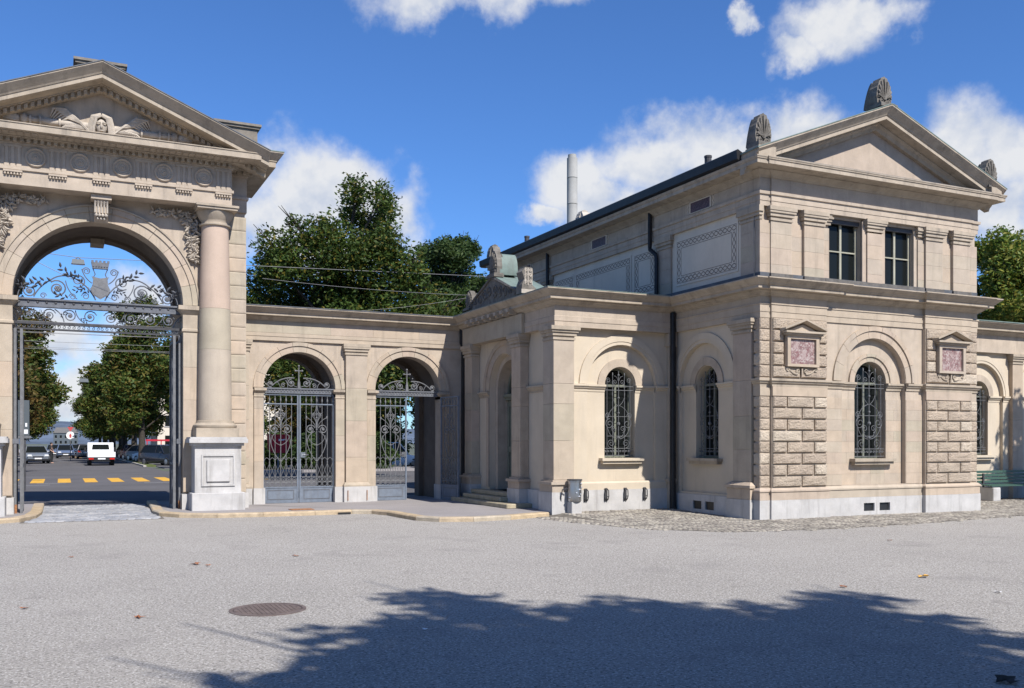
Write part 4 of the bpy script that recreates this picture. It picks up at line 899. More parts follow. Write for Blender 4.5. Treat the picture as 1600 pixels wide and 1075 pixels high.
# spandrel foliage reliefs
def leaf_lump(g, p, a, L_, w, y):
    ca, sa = math.cos(a), math.sin(a); vs = []
    for t, ww in ((0, .15), (.35, 1), (.7, .75), (1, .05)):
        for q, dd in ((-1, .0), (0, -.05), (1, .0)): x = t*L_; u = q*ww*w/2; vs.append((p[0]+x*ca-u*sa, y+dd-.02*math.sin(t*3), p[1]+x*sa+u*ca))
    g.add(vs, [(i*3+j, i*3+j+1, i*3+j+4, i*3+j+3) for i in range(3) for j in range(2)])
for s in (-1, 1):
    g = MB(); r_ = random.Random(9); X = lambda d: gc+s*d
    for i in range(150):
        t = r_.random()
        if i < 105: d_, z_ = 2.02+.10*t+(r_.random()-.5)*.36*(1-.75*t), 7.30-t*1.15      # hanging swag beside the column
        else: d_, z_ = 2.0-t*.85, 7.34-(r_.random())*.22*(1-t*.8)                          # branch along the architrave
        if math.hypot(d_, z_-ZS) < 2.30: continue
        leaf_lump(g, (X(d_), z_), r_.random()*6.28, .10+.07*r_.random(), .06+.03*r_.random(), GY-.03-.05*r_.random())
    for i in range(26):
        t = r_.random(); d_, z_ = 2.05+.08*t+(r_.random()-.5)*.2, 7.1-t*.8
        if math.hypot(d_, z_-ZS) > 2.32: g.ball((X(d_), GY-.06, z_), .035, 6, 4)
    g.build('spandrel_relief', 'carved', ga)

# ================================================================== ARCADE
ac = thing('arcade', 'low sandstone arcade of two round arches between gateway and annex', 'arcade')
AY = 25.50; AR = [5.82, 8.90]; ah = .97
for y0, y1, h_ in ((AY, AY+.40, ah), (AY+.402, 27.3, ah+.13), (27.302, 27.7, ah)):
    MB(F0).wall(4.18, 10.67, 0, 4.45, y0, y1, [(a, h_, 0, 3.17, True) for a in AR]).build('wall', 'stone_plain' if y0 == AY else 'passage_shade', ac)
for a in AR:
    voussoirs(ac, F0, a, 3.175, ah+.003, 1.235, AY-.05, AY-.001, 9)
    for s in (-1, 1):
        j = a+s*ah; e = a+s*1.22; pth = [(j, 25.9), (j, AY-.05), (e, AY-.05)] if s > 0 else [(e, AY-.05), (j, AY-.05), (j, 25.9)]
        MB().sweep([(-.03,2.90),(.0,2.90),(.015,2.93),(.0,2.96),(.0,3.03),(.03,3.05),(.07,3.09),(.07,3.15),(-.03,3.17)], pth).build('impost', 'mould', ac)
        u0, u1 = sorted((j, e)); zz = [.5, 1.2, 1.9, 2.6, 2.90]
        for p, q in zip(zz, zz[1:]): block(ac, FLAT['stone'], u0, u1, p, q, AY-.05, .049, 'jamb_stone', gap=.004)
        MB().box(*sorted((j-s*.03, e+s*.02)), AY-.10, AY+.42, -.05, .5).build('plinth', 'plinth', ac)
for u0, u1 in ((7.06, 7.66), (4.2, 4.46)):
    pilaster(ac, F0, u0, u1, -.12, -.001, .62, 4.42, 4.12, [1.3, 2.3, 3.2], False, AY, o=.08)
    MB().box(u0-.07, u1+.07, AY-.20, AY-.001, -.05, .50).build('plinth', 'plinth', ac)
    MB().sweep([(-.02,.501),(.075,.501),(.075,.54),(.04,.60),(.0,.62),(-.02,.62)], [(u0, AY-.01), (u0, AY-.12), (u1, AY-.12), (u1, AY-.01)]).build('pilaster_base', 'mould', ac)
    if u0 > 5:
        for x in (u0+.03, u1-.03): MB().tube([(x, AY-.215, .12), (x, AY-.215, .40)], .012, 5).build('iron_clamp', 'rust', ac)
AE = [(4.18, AY-.06), (10.50, AY-.06)]
MB().sweep([(-.4,4.422),(.0,4.422),(.0,4.53),(.012,4.535),(.012,4.62),(.0,4.63),(.0,4.945),(-.4,4.945)], AE).build('architrave', 'stone', ac)
for i, (a, b) in enumerate(((4.2, 5.35), (5.35, 6.65), (6.65, 7.85), (7.85, 9.2), (9.2, 10.4))): block(ac, FLAT['stone'], a, b, 4.63, 4.94, AY-.07, .02, 'frieze_stone', gap=.004)
MB().sweep(cornice(4.946, 5.28, .38), AE).build('cornice', 'mould', ac)
MB().sweep([(-2.3,5.40),(.39,5.282),(.39,5.305),(-2.3,5.43)], AE).build('roof', 'lead', ac)
MB().box(4.19, 10.67, 25.9, 27.72, 4.452, 5.2).build('attic', 'stone_plain', ac)
MB().tube([(10.46, 25.34, 5.0), (10.46, 25.34, 4.6), (10.52, 25.36, 4.45), (10.52, 25.36, .1)], .055, 8).build('downpipe', 'gutter', ac, True)

# ================================================================== WROUGHT IRON
def gate_leaf(label, hinge, ang, mirror, group):
    """pedestrian gate leaf .95 wide: frame, bars, scrollwork, kick panel; hinge at the local origin"""
    t = thing('iron_gate_leaf', label, 'gate', group, (hinge[0], hinge[1], .085), ang); w = .955; s = -1 if mirror else 1
    T = lambda u, d, z: (s*u, d, z); z1 = 2.93
    f = MB(T).box(.0, .035, -.02, .02, 0, z1).box(w-.04, w, -.022, .022, 0, z1).box(.036, w-.041, -.018, .018, z1-.28, z1-.25).box(.036, w-.041, -.018, .018, z1-.035, z1).box(.036, w-.041, -.018, .018, .40, .435).box(.036, w-.041, -.018, .018, .0, .03); f.build('frame', 'gate_panel', t)
    p = MB(T).box(.036, w-.041, -.006, .006, .031, .399).build('kick_panel', 'gate_panel', t)
    MB(T).box(.12, w-.12, -.014, .013, .09, .11).box(.12, w-.12, -.014, .013, .33, .35).box(.12, .14, -.013, .012, .111, .329).box(w-.14, w-.12, -.013, .012, .111, .329).build('panel_moulding', 'iron', p)
    xs = [.035+(w-.075)*(i+1)/6 for i in range(5)]
    for x in xs:
        b = MB(T).tube([(x, 0, .435), (x, 0, z1-.04)], .0095, 6).tube([(x, 0, z1-.20), (x, 0, z1-.16), (x, 0, z1-.08)], [.02, .024, .006], 6); b.build('bar', 'iron_pale', t)
    o = MB(T); tb = lambda pts, r=.008: o.tube([(u, 0, z) for u, z in pts], r, 5); m = w/2
    for i in range(6):
        x = .035+(w-.075)*(i+.5)/6; k = (w-.075)/12
        o.tube([(x+k*.78*math.cos(a), 0, .62+k*.78*math.sin(a)) for a in [2*math.pi*j/10 for j in range(11)]], .009, 5); o.ball((x, 0, .62), .02, 5, 4)
        o.tube([(x+k*.78*math.cos(a), 0, .50+k*.78*math.sin(a)) for a in [2*math.pi*j/10 for j in range(11)]], .007, 5)
        for q in (-1, 1):
            tb(arc2((x-q*k*.95, .70), (x+q*k*.95, 1.05), .0), .006); tb([(x+q*u, z) for u, z in arc2((k*.95, 1.02), (.0, 1.22), -.2)], .007)
    tb([(.036, .545), (w-.04, .545)], .008); tb([(.036, .70), (w-.04, .70)], .008)
    for q in (-1, 1):
        S = lambda pts: [(m+q*u, z) for u, z in pts]
        tb(S(spiral(.17, 1.98, .13, 1.7, math.pi*.9, -1)), .013); o.ball((s*0+m+q*.17, 0, 1.98), .035, 6, 5)
        tb(S(arc2((.29, 1.93), (.0, 1.10), .10)), .011); tb(S(arc2((.05, 1.93), (.25, 1.55), .2)), .009)
        tb(S(spiral(.07, 2.38, .06, 1.5, math.pi, -1, n=14)), .009); tb(S(arc2((.13, 2.36), (.02, 2.66), .14)), .008); tb(S(arc2((.12, 2.34), (.02, 2.02), -.14)), .008)
        tb(S(arc2((.03, 2.06), (.27, 2.30), .1)), .008); tb(S(arc2((.02, 2.10), (.16, 2.45), .12)), .007)
        tb(S(spiral(.10, 2.62, .05, 1.4, 0, 1, n=12)), .007); tb(S(arc2((.0, 1.55), (.24, 1.82), -.15)), .008)
        o.ball((m+q*.28, 0, 2.31), (.02, .015, .04), 5, 4)
    for z in (1.12, 1.55, 1.98, 2.3): o.ball((m, 0, z), .026, 6, 5)
    tb([(m, .44), (m, z1-.28)], .012)
    o.build('scrollwork', 'iron_pale', t, True)
    return t
YG = 25.62
gate_leaf('closed left leaf of the iron gate in the arcade arch next to the gateway', (AR[0]-ah+.005, YG), 0, False, 'iron gate leaves of the arcade')
gl2 = gate_leaf('closed right leaf of the iron gate in the arcade arch next to the gateway', (AR[0]+ah-.005, YG), 0, True, 'iron gate leaves of the arcade')
gl3 = gate_leaf('closed leaf of the half-open iron gate in the arch beside the annex', (AR[1]-ah+.005, YG), 0, False, 'iron gate leaves of the arcade')
gate_leaf('iron gate leaf standing open in shade beside the annex steps', (AR[1]+ah-.02, AY-.12), R(100), True, 'iron gate leaves of the arcade')
for gg, sx in ((gl2, -1), (gl3, 1)):
    MB().box(*sorted((sx*.80, sx*.93)), -.05, .05, 1.22, 1.36).tube([(sx*.72, -.07, 1.29), (sx*.86, -.07, 1.29)], .012, 6).build('lock_case', 'steel', gg)
def overthrow(xc, label):
    t = thing('iron_overthrow', label, 'ironwork', 'crested bars over the arcade gates', (xc, YG, 3.03)); w = ah-.005
    MB().box(-w, w, -.05, .05, 0, .03).box(-w, w, -.035, .035, .0305, .11).box(-w, w, -.06, .06, .1105, .15).build('beam', 'iron', t)
    k = MB()
    for i in range(22): k.ball((-w*.95+i*w*1.9/21, -.04, .07), (.02, .012, .03), 5, 4)
    k.build('beam_beading', 'iron_pale', t)
    o = MB(); tb = lambda pts, r=.013: o.tube([(u, 0, z) for u, z in pts], r, 6)
    for q in (-1, 1):
        S = lambda pts: [(q*u, z) for u, z in pts]
        tb(S(arc2((.12, .42), (.72, .20), .12)), .016); tb(S(spiral(.76, .25, .09, 1.4, -math.pi*.6, 1, n=16)), .016); o.ball((q*.76, 0, .25), .045, 7, 5)
        tb(S(spiral(.20, .28, .11, 1.6, math.pi/2, -1)), .014); o.ball((q*.20, 0, .28), .035, 6, 5)
        tb(S(spiral(.42, .22, .065, 1.4, math.pi*.8, -1, n=14)), .011); tb(S(arc2((.05, .18), (.33, .42), -.12)), .009); tb(S(arc2((.3, .16), (.36, .36), .1)), .010); tb(S(arc2((.5, .16), (.58, .30), .1)), .009)
        o.ball((q*.17, 0, .50), .022, 6, 5)
    o.tube([(0, 0, .15), (0, 0, .30), (0, 0, .40), (0, 0, .75)], [.05, .04, .018, .014], 6)
    o.tube([(-.09, 0, .62), (.09, 0, .62)], .014, 6)
    for p in ((0, .75), (.09, .62), (-.09, .62)): o.ball((p[0], 0, p[1]), .03, 6, 5)
    o.build('crest', 'iron_pale', t, True)
overthrow(AR[0], 'scrolled iron crest with cross over the closed arcade gate beside the gateway')
overthrow(AR[1], 'scrolled iron crest with cross over the half-open gate beside the annex')
# main gate: transom grille with the crowned shield
OY = 24.62
ov = thing('gateway_transom', 'iron transom with scrolls and a crowned shield spanning the main gateway', 'ironwork', None, (gc, OY, 4.3))
B = MB().box(-HW+.03, HW-.03, -.08, .08, .56, .62).box(-HW+.03, HW-.03, -.05, .05, .6205, .72).box(-HW+.03, HW-.03, -.09, .09, .7205, .76); B.build('beam', 'iron', ov)
k = MB()
for i in range(19): k.ball((-1.72+i*3.44/18, -.055, .67), (.03, .015, .03), 6, 4)
kind(k.build('beam_rosettes', 'iron_dark', ov), 'stuff')
MB().box(-HW+.03, HW-.03, -.04, .04, .16, .22).box(-HW+.03, HW-.03, -.035, .035, .03, .07).build('lower_rails', 'iron_dark', ov)
o = MB(); tb = lambda pts, r=.016, y=0: o.tube([(u, y, z) for u, z in pts], r, 6)
def rosette(x, z, r):
    for j in range(6):
        a = j*math.pi/3; o.ball((x+r*.5*math.cos(a), -.01, z+r*.5*math.sin(a)), (r*.4, .02, r*.4), 6, 4)
    o.ball((x, -.02, z), r*.3, 6, 4)
def frond(x, z, a, L_, q=1):
    for j in range(5):
        t = j/4; b = a+(j%2*2-1)*.7; px, pz = x+math.cos(a)*L_*t, z+math.sin(a)*L_*t
        leaf_lump(o, (px, pz), b, L_*.45, L_*.2, 0)
for q in (-1, 1):
    S = lambda pts: [(q*u, z) for u, z in pts]
    tb(S(spiral(.92, 1.02, .20, 1.9, math.pi*.25, 1, .2, 26)), .017); rosette(q*.92, 1.02, .085)
    tb(S(spiral(1.50, .93, .14, 1.8, math.pi*.25, -1, .2, 22)), .015); rosette(q*1.50, .93, .065)
    tb(S(arc2((.10, .80), (.62, 1.32), .10)), .017); tb(S(arc2((.62, 1.32), (1.10, 1.18), .14)), .016); tb(S(arc2((1.05, 1.22), (1.42, .80), .08)), .016)
    tb(S(spiral(.48, 1.24, .17, 1.5, -math.pi*.3, -1, .25, 20)), .014)
    tb(S(spiral(.32, .88, .09, 1.4, 0, 1, .3, 14)), .012); tb(S(spiral(.60, .85, .08, 1.4, 0, 1, .3, 14)), .011); tb(S(spiral(1.22, .84, .07, 1.4, math.pi, -1, .3, 14)), .011)
    tb(S(spiral(.30, 1.48, .09, 1.6, 0, 1, .3, 16)), .012); tb(S(arc2((.18, 1.2), (.40, 1.52), -.1)), .013)
    tb(S(arc2((1.5, 1.08), (1.75, .80), .2)), .012); tb(S(arc2((.75, 1.22), (.5, .8), .1)), .012)
    for (x, z, a, L_) in ((.40, 1.20, .9, .24), (.48, 1.30, .3, .22), (.62, 1.32, .7, .3), (1.05, 1.18, .0, .3), (1.25, 1.05, .25, .35), (.7, .80, .3, .25), (.25, .95, .6, .2), (.34, 1.05, -.3, .2), (1.6, .95, .8, .2)):
        frond(q*x, z, a if q > 0 else math.pi-a, L_)
    for j in range(5): o.ball((q*(1.28+.05*j), 0, 1.10+.03*(j%2)), .022, 5, 4)
    # frieze of scrolls under the beam, and the little wave below
    for i in range(4):
        xx = .22+i*.44; tb(S(spiral(xx, .39, .15, 1.7, math.pi*(.1 if i%2 else .9), 1 if i%2 else -1, .22, 20)), .013); rosette(q*xx, .39, .05)
        tb(S(arc2((xx+.12, .24), (xx+.32, .53), .12 if i%2 else -.12)), .012); frond(q*(xx+.2), .36, .8 if i%2 else -.6, .14)
    for i in range(17): tb(S(spiral(.05+i*.105, .115, .042, 1.1, math.pi*.5, 1, .3, 8)), .008)
o.build('scrollwork', 'iron', ov, True)
sh = [(-.16, 1.30), (-.19, 1.36), (0, 1.32), (.19, 1.36), (.16, 1.30), (.17, 1.16), (.22, 1.05), (.16, .92), (0, .82), (-.16, .92), (-.22, 1.05), (-.17, 1.16)]
shd = MB().prism(sh, -.05, -.02, 'y').build('shield', 'iron_pale', ov)
MB().prism([(-.18, 1.14), (.16, 1.02), (.18, 1.04), (-.17, 1.165)], -.056, -.0505, 'y').build('shield_band', 'iron', shd)
MB().prism([(-.20, 1.04), (.15, 1.0), (.15, .94), (0, .85), (-.14, .93)], -.054, -.0506, 'y').build('shield_field', 'iron_pale', shd)
cw = MB().prism([(-.17, 1.55), (.17, 1.55), (.20, 1.70), (-.20, 1.70)], -.05, .05, 'y')
for i in range(5): cw.box(-.195+i*.087, -.145+i*.087, -.05, .05, 1.70, 1.745)
for i in range(6): cw.ball((-.15+i*.06, -.055, 1.60), .018, 5, 4)
cw.tube([(-.15, 0, 1.34), (-.11, 0, 1.42), (-.16, 0, 1.55)], .012, 5).tube([(.15, 0, 1.34), (.11, 0, 1.42), (.16, 0, 1.55)], .012, 5); cw.build('mural_crown', 'iron', ov)
# folded main gate leaves
for s, lab in ((-1, 'tall iron main gate leaf folded back at the left jamb'), (1, 'tall iron main gate leaf folded back at the right jamb')):
    t = thing('folded_gate_leaf', lab, 'gate', 'folded leaves of the main gate', (gc+s*(HW-.05), 24.56, .06))
    for k_, dx in ((0, 0), (1, -s*.13)):
        f = MB().box(dx-.03, dx+.03, 0, .06, .02, 4.28).box(dx-.025, dx+.025, .86, .92, .02, 4.2).box(dx-.02, dx+.02, .061, .859, .02, .09).box(dx-.02, dx+.02, .061, .859, 1.1, 1.16).box(dx-.02, dx+.02, .061, .859, 4.1, 4.17); f.build('stile_frame', 'iron_pale', t)
        b = MB()
        for i in range(6): b.tube([(dx, .16+i*.12, .09), (dx, .16+i*.12, 4.1)], .011, 5)
        for i in range(9):
            for q in (-1, 1): b.tube([(dx, .46+q*x, .5+i*.42+z) for x, z in spiral(.14, 0, .12, 1.5, math.pi, 1, n=12)], .010, 4)
        b.build('bars', 'iron', t)
    MB().box(-.04, .04, -.015, .05, .02, .22).build('foot_plate', 'rust', t); MB().box(-.05 if s < 0 else -.08, .08 if s < 0 else .05, -.01, .05, 1.62, 1.74).build('latch', 'iron', t)
    MB().tube([(s*.09, .02, 0), (s*.09, .02, 4.3)], .035, 8).build('hanging_post', 'iron_dark', t)

# ================================================================== SMALL THINGS IN THE COURT
t = thing('litter_bin', 'crumpled grey metal litter bin fixed beside the annex corner pier', 'bin', None, (10.86, 19.36, .33))
MB().lathe([(.15,0),(.16,.02),(.155,.12),(.165,.2),(.155,.3),(.16,.46),(.17,.47),(.17,.50),(.155,.50),(.15,.06)], (0,0,0), 20).build('body', 'steel', t, True)
k = MB(); r_ = random.Random(2)
for i in range(9): a = math.pi*(1+r_.random()); k.ball((.138*math.cos(a), .138*math.sin(a), .06+.36*r_.random()), (.05, .035, .03), 6, 4)
kind(k.build('dents', 'steel', t), 'stuff')
k = MB().lathe([(.18,.49),(.18,.52),(.165,.52)], (0,0,0), 20); k.tube([(-.17, 0, .3), (-.28, .08, .28), (-.30, .12, .1), (-.26, .2, -.1)], .014, 6); k.build('rim', 'iron_dark', t)
s_ = tag(MB().box(10.73, 11.0, 19.26, 19.50, -.05, .325, .01).build('stone_block_stand', 'plinth'), 'pale stone block carrying the metal litter bin', 'stone block')
for i, x in enumerate((11.40, 11.97, 12.52, 13.08)):
    t = thing('wheel_holder', ['dark iron wheel holder on the plinth nearest the litter bin', 'dark iron wheel holder second from the litter bin', 'dark iron wheel holder third from the litter bin', 'dark iron wheel holder nearest the corner downpipe'][i], 'bike holder', 'wheel holders on the annex plinth', (x, YW-.05, .30))
    for sx in (-.03, .03): MB().tube([(sx, 0, 0), (sx, -.05, .02), (sx, -.09, .10), (sx, -.08, .24), (sx*.7, -.05, .27), (sx*.7, 0, .27)], .013, 6).build('rail', 'iron_dark', t)
    MB().tube([(-.03, -.09, .10), (.03, -.09, .10)], .012, 6).box(-.04, .04, -.012, 0, -.02, .30).build('bracket', 'iron_dark', t)
t = thing('manhole_cover', 'round brown cast iron manhole cover in the grey forecourt', 'manhole', None, (1.91, 9.8, 0))
MB().lathe([(.385,-.02),(.385,.003),(.345,.003),(.345,-.004),(.338,-.004),(.338,.001)], (0,0,0), 40).build('ring', 'manhole', t)
k = MB()
for i in range(-7, 8):
    for j in range(-7, 8):
        x, y = i*.044, j*.044
        if x*x+y*y < .31**2: k.box(x-.016, x+.016, y-.016, y+.016, .001, .006)
k.build('studs', 'manhole', t)
# drain grate on the footpath and slot in the kerb
tag(MB().box(5.0, 5.55, 22.75, 23.15, .08, .092).build('footpath_grate', 'rust'), 'rusty flat iron plate in the footpath before the arcade', 'grate')
tag(MB().box(5.95, 6.25, 22.03, 22.16, .005, .045).build('kerb_inlet', 'black'), 'dark drain slot in the kerb before the arcade', 'drain')
# bench by the garden wing
t = thing('park_bench', 'green slatted bench on pale concrete feet before the garden wing', 'bench', None, (25.5, 19.05, 0))
for i in range(5): MB().box(-1.15, 1.35, -.30+i*.085, -.235+i*.085, .43+.006*i, .46+.006*i).build('seat_slat', 'bench_green', t)
for i in range(4): MB().box(-1.15, 1.35, .17+i*.03, .195+i*.03, .52+i*.095, .59+i*.095).build('back_slat', 'bench_green', t)
for x in (-.95, 1.1): MB().box(x-.16, x+.16, -.32, .2, 0, .40, .02).build('foot', 'plinth', t); MB().box(x-.03, x+.03, .12, .16, .3, .8).build('back_support', 'iron_dark', t)
# scattered leaves and paper
def dead_leaf(px, py, s, m, lab):
    p = at(px, py, z=.0); g = MB(); r_ = random.Random(px); n = 12; vs = [(0, 0, .012)]
    for i in range(n): a = 2*math.pi*i/n; q = s*(1 if i%3 == 0 else .55)*(.8+.4*r_.random()); vs.append((q*math.cos(a), q*math.sin(a), .004+.03*r_.random()*s/.08))
    g.add(vs, [(0, i+1, (i+1)%n+1) for i in range(n)]); o = g.build('fallen_leaf' if m != 'paper' else 'paper_scrap', m); o.location = (p.x, p.y, 0)
    tag(o, lab, 'leaf' if m != 'paper' else 'paper', 'fallen leaves on the forecourt' if m != 'paper' else None)
dead_leaf(1443, 902, .09, 'dry_leaf_yellow', 'yellow fallen leaf on the right of the forecourt')
dead_leaf(1318, 918, .06, 'dry_leaf', 'dark brown fallen leaf left of the yellow leaf')
dead_leaf(306, 882, .08, 'dry_leaf', 'reddish fallen leaf beyond the manhole cover, left of the small one')
dead_leaf(325, 884, .05, 'dry_leaf', 'small reddish fallen leaf beyond the manhole cover')
dead_leaf(217, 965, .06, 'dry_leaf', 'curled brown fallen leaf left of the manhole cover')
dead_leaf(38, 951, .05, 'dry_leaf', 'brown fallen leaf at the far left of the forecourt')
dead_leaf(462, 869, .06, 'dry_leaf', 'brown fallen leaf on the forecourt before the arcade')
dead_leaf(112, 871, .05, 'dry_leaf', 'brown fallen leaf on the forecourt before the main gate')
dead_leaf(1390, 845, .06, 'dry_leaf', 'brown fallen leaf near the cobbles before the lodge')
dead_leaf(1560, 926, .05, 'paper', 'white paper scrap on the right edge of the forecourt')
dead_leaf(664, 984, .03, 'paper', 'tiny white paper scrap lying in the tree shadow')
dead_leaf(1572, 1066, .10, 'bark', 'large curled dead leaf in the shadowed lower right corner')

# ================================================================== TREES
def leaf_mesh(name, clumps, n, size, m, seed):
    """crown: n leaf quads spread through clump ellipsoids (centre, radii), thicker near their skins"""
    r = np.random.default_rng(seed); cl = np.array(clumps, float); vol = (cl[:,3]*cl[:,4]*cl[:,5])**.7; pick = r.choice(len(cl), n, p=vol/vol.sum())
    d = r.normal(size=(n, 3)); d /= np.linalg.norm(d, axis=1)[:, None]; rad = r.random(n)**.38
    # lobes: push the skin in and out so the outline breaks up into twigs
    lob = 1+.16*np.sin(d[:,0]*7+pick)+.14*np.sin(d[:,1]*8+pick*2.1)+.14*np.sin(d[:,2]*9+pick*1.3)
    P_ = cl[pick, :3]+d*cl[pick, 3:6]*(rad*lob)[:, None]
    # gather leaves towards random twig points
    tw = P_[r.choice(n, n//9)]; near = r.integers(0, len(tw), n)
    ix = np.argsort(pick, kind='stable')
    a = r.normal(size=(n, 3)); a[:, 2] *= .6; a /= np.linalg.norm(a, axis=1)[:, None]
    b = np.cross(a, r.normal(size=(n, 3))); b /= np.linalg.norm(b, axis=1)[:, None]
    s = size*(.6+.8*r.random(n))[:, None]
    nrm = np.cross(a, b)*s*.18
    V = np.stack([P_-a*s, P_+b*s*.42+nrm, P_+a*s, P_-b*s*.42+nrm], 1).reshape(-1, 3)
    me = bpy.data.meshes.new(name); me.vertices.add(4*n); me.vertices.foreach_set('co', V.astype(np.float32).ravel())
    me.loops.add(4*n); me.loops.foreach_set('vertex_index', np.arange(4*n, dtype=np.int32)); me.polygons.add(n)
    me.polygons.foreach_set('loop_start', np.arange(0, 4*n, 4, dtype=np.int32)); me.polygons.foreach_set('loop_total', np.full(n, 4, dtype=np.int32))
    me.update(calc_edges=True); me.materials.append(M[m]); return me
def make_clumps(h0, h1, rad, k, seed, shape=1., cr=.36):
    """k clumps filling an egg-shaped crown from height h0 to h1"""
    r = random.Random(seed); out = []
    for i in range(k):
        t = (i+.5)/k; z = h0+(h1-h0)*t; env = rad*math.sin(math.pi*min(.97, .12+.86*t)**shape)**.75; a = i*2.4+r.random(); q = env*(.35+.6*r.random())
        c_ = rad*cr*(.75+.5*r.random())*(1-.35*t); out.append((q*math.cos(a), q*math.sin(a), z, c_, c_, c_*.8))
    out.append((0, 0, (h0+h1)/2, rad*.55, rad*.55, (h1-h0)*.38)); return out
def trunk_mesh(h, r0, clumps, seed):
    g = MB(); r = random.Random(seed); top = h
    g.tube([(0, 0, -.1), (.03, .02, h*.15), (-.05, .04, h*.4), (.05, -.03, h*.7), (0, 0, h*.95)], [r0*1.25, r0, r0*.8, r0*.5, r0*.12], 9)
    for c_ in clumps[:-1]:
        z0 = max(h*.22, c_[2]-.9*math.hypot(c_[0], c_[1])-.5)
        p0 = Vector((0, 0, min(z0, h*.85))); p1 = Vector(c_[:3]); mid = (p0+p1)/2+Vector((r.uniform(-.3, .3), r.uniform(-.3, .3), .2)); rr = r0*.34*(1-.5*z0/h)
        g.tube([p0, mid, p1, p1+(p1-mid)*.45], [rr, rr*.7, rr*.4, rr*.12], 6)
        for q in range(3):
            e = p1+Vector((r.uniform(-1,1)*c_[3]*.7, r.uniform(-1,1)*c_[4]*.7, r.uniform(-.2,.9)*c_[5])); g.tube([mid.lerp(p1, .6), (mid.lerp(p1, .8)+e)/2, e], [rr*.35, rr*.22, rr*.08], 5)
    return g.mesh('trunk', 'bark', True)
def tree(name, label, loc, clumps, n, size, m, h, r0, seed, group=None, rz=0):
    t = thing(name, label, 'tree', group, loc, rz)
    link('crown', leaf_mesh('crown', clumps, n, size, m, seed), t); link('trunk', trunk_mesh(h, r0, clumps, seed), t); return t
# big lime behind the arcade: clumps read off the outline (pixel, radius in pixels) at its own distance
def crown_at(base, D, pix, depth=.9):
    k = D/1478; r = random.Random(len(pix)); out = []
    right = Vector((CY, -SY, 0)); fw = Vector((SY, CY, 0)); b0 = Vector(base)
    for (px, py, rx, ry) in pix:
        for j in range(2):
            p = at(px, py, dist=D)+fw*r.uniform(-1, 1)*depth*2.2-b0; out.append((p.x, p.y, p.z, rx*k, rx*k*1.1, ry*k))
    out.append((0, 0, 8, 1.5, 1.5, 2)); return out
D1 = 44; b1 = at(545, 692, dist=D1); b1 = (b1.x, b1.y, 0)
PX1 = [(565,312,26,24),(598,308,20,22),(548,335,26,24),(606,330,20,20),(585,345,30,24),(575,370,36,26),(520,375,36,28),(478,380,30,26),(440,395,30,28),(415,420,28,28),(405,455,26,30),(450,430,44,36),(500,420,50,40),(560,410,55,40),(610,400,32,36),(640,430,36,40),(655,465,36,36),(600,450,55,45),(540,465,60,40),(470,470,60,36),(420,490,40,30),(560,510,80,40),(480,520,70,30),(650,500,45,30),(690,490,30,26),(508,352,12,14),(470,358,10,10),(395,480,20,34),(440,560,50,60),(500,590,60,60),(580,580,60,70),(660,570,50,70)]
tree('lime_tree', 'large green lime tree with yellow patches rising behind the arcade', b1, crown_at(b1, D1, PX1), 80000, .098, 'leaf_green', 11.5, .38, 11)
D2 = 60; b2 = at(705, 692, dist=D2); b2 = (b2.x, b2.y, 0)
PX2 = [(665,398,14,16),(700,385,18,14),(722,382,16,14),(740,392,12,14),(690,405,26,22),(715,410,30,24),(680,435,24,26),(712,440,34,30),(660,430,14,20),(742,440,10,14),(755,450,14,14),(700,475,45,30),(735,480,24,26),(650,490,30,30),(710,530,55,50),(640,560,50,60)]
tree('oak_tree', 'dark green tree behind the arcade, right of the large lime', b2, crown_at(b2, D2, PX2), 52000, .115, 'leaf_dark', 12, .4, 12)
D3 = 36; b3 = at(1590, 692, dist=D3); b3 = (b3.x, b3.y, 0)
PX3 = [(1540,390,22,24),(1575,385,24,22),(1550,425,34,30),(1590,430,36,32),(1530,450,24,30),(1570,470,45,30),(1610,400,30,30),(1640,440,45,45),(1540,490,34,24),(1600,500,50,30),(1660,500,50,40),(1505,470,20,30),(1560,540,70,40)]
tree('maple_tree', 'light green tree above the garden wing at the right edge', b3, crown_at(b3, D3, PX3), 46000, .09, 'leaf_light', 8.3, .28, 13)
# avenue: a row on either side of the street, several shapes reused
AVE = []
for i in range(4):
    cl = make_clumps(3.0, 12.5-.6*i, 4.0, 16, 20+i, .9); AVE.append((leaf_mesh('crown', cl, 26000, .15, ('leaf_mix','leaf_brown','leaf_mix','leaf_green')[i], 30+i), trunk_mesh(11.5, .24, cl, 40+i)))
def avenue(x, y, i, s, label, rz):
    t = thing('avenue_tree', label, 'tree', 'trees lining the street behind the gate', (x, y, 0), rz); t.scale = (s, s, s)
    link('crown', AVE[i][0], t); link('trunk', AVE[i][1], t)
ORD = ['first', 'second', 'third', 'fourth', 'fifth', 'sixth', 'seventh', 'eighth', 'ninth', 'tenth']
for j in range(8): avenue(-4.7-.3*(j%2), 60+j*14.5, (1, 1, 2, 1, 0, 3, 0, 2)[j], (1.14, 1.14, 1.12, 1.1, 1.1, 1.05, 1.05, 1.05)[j], f'{ORD[j]} street tree of the row left of the road', j*1.3)
for j in range(9): avenue(5.95+.2*(j%2), 82.5+j*11.3, (0, 2, 3, 0, 2, 3, 0, 3, 2)[j], (1.05, 1.05, 1.08, 1.05, 1.0, 1.05, 1.0, 1.05, 1.0)[j], f'{ORD[j]} street tree of the row right of the road', j*1.7+.5)
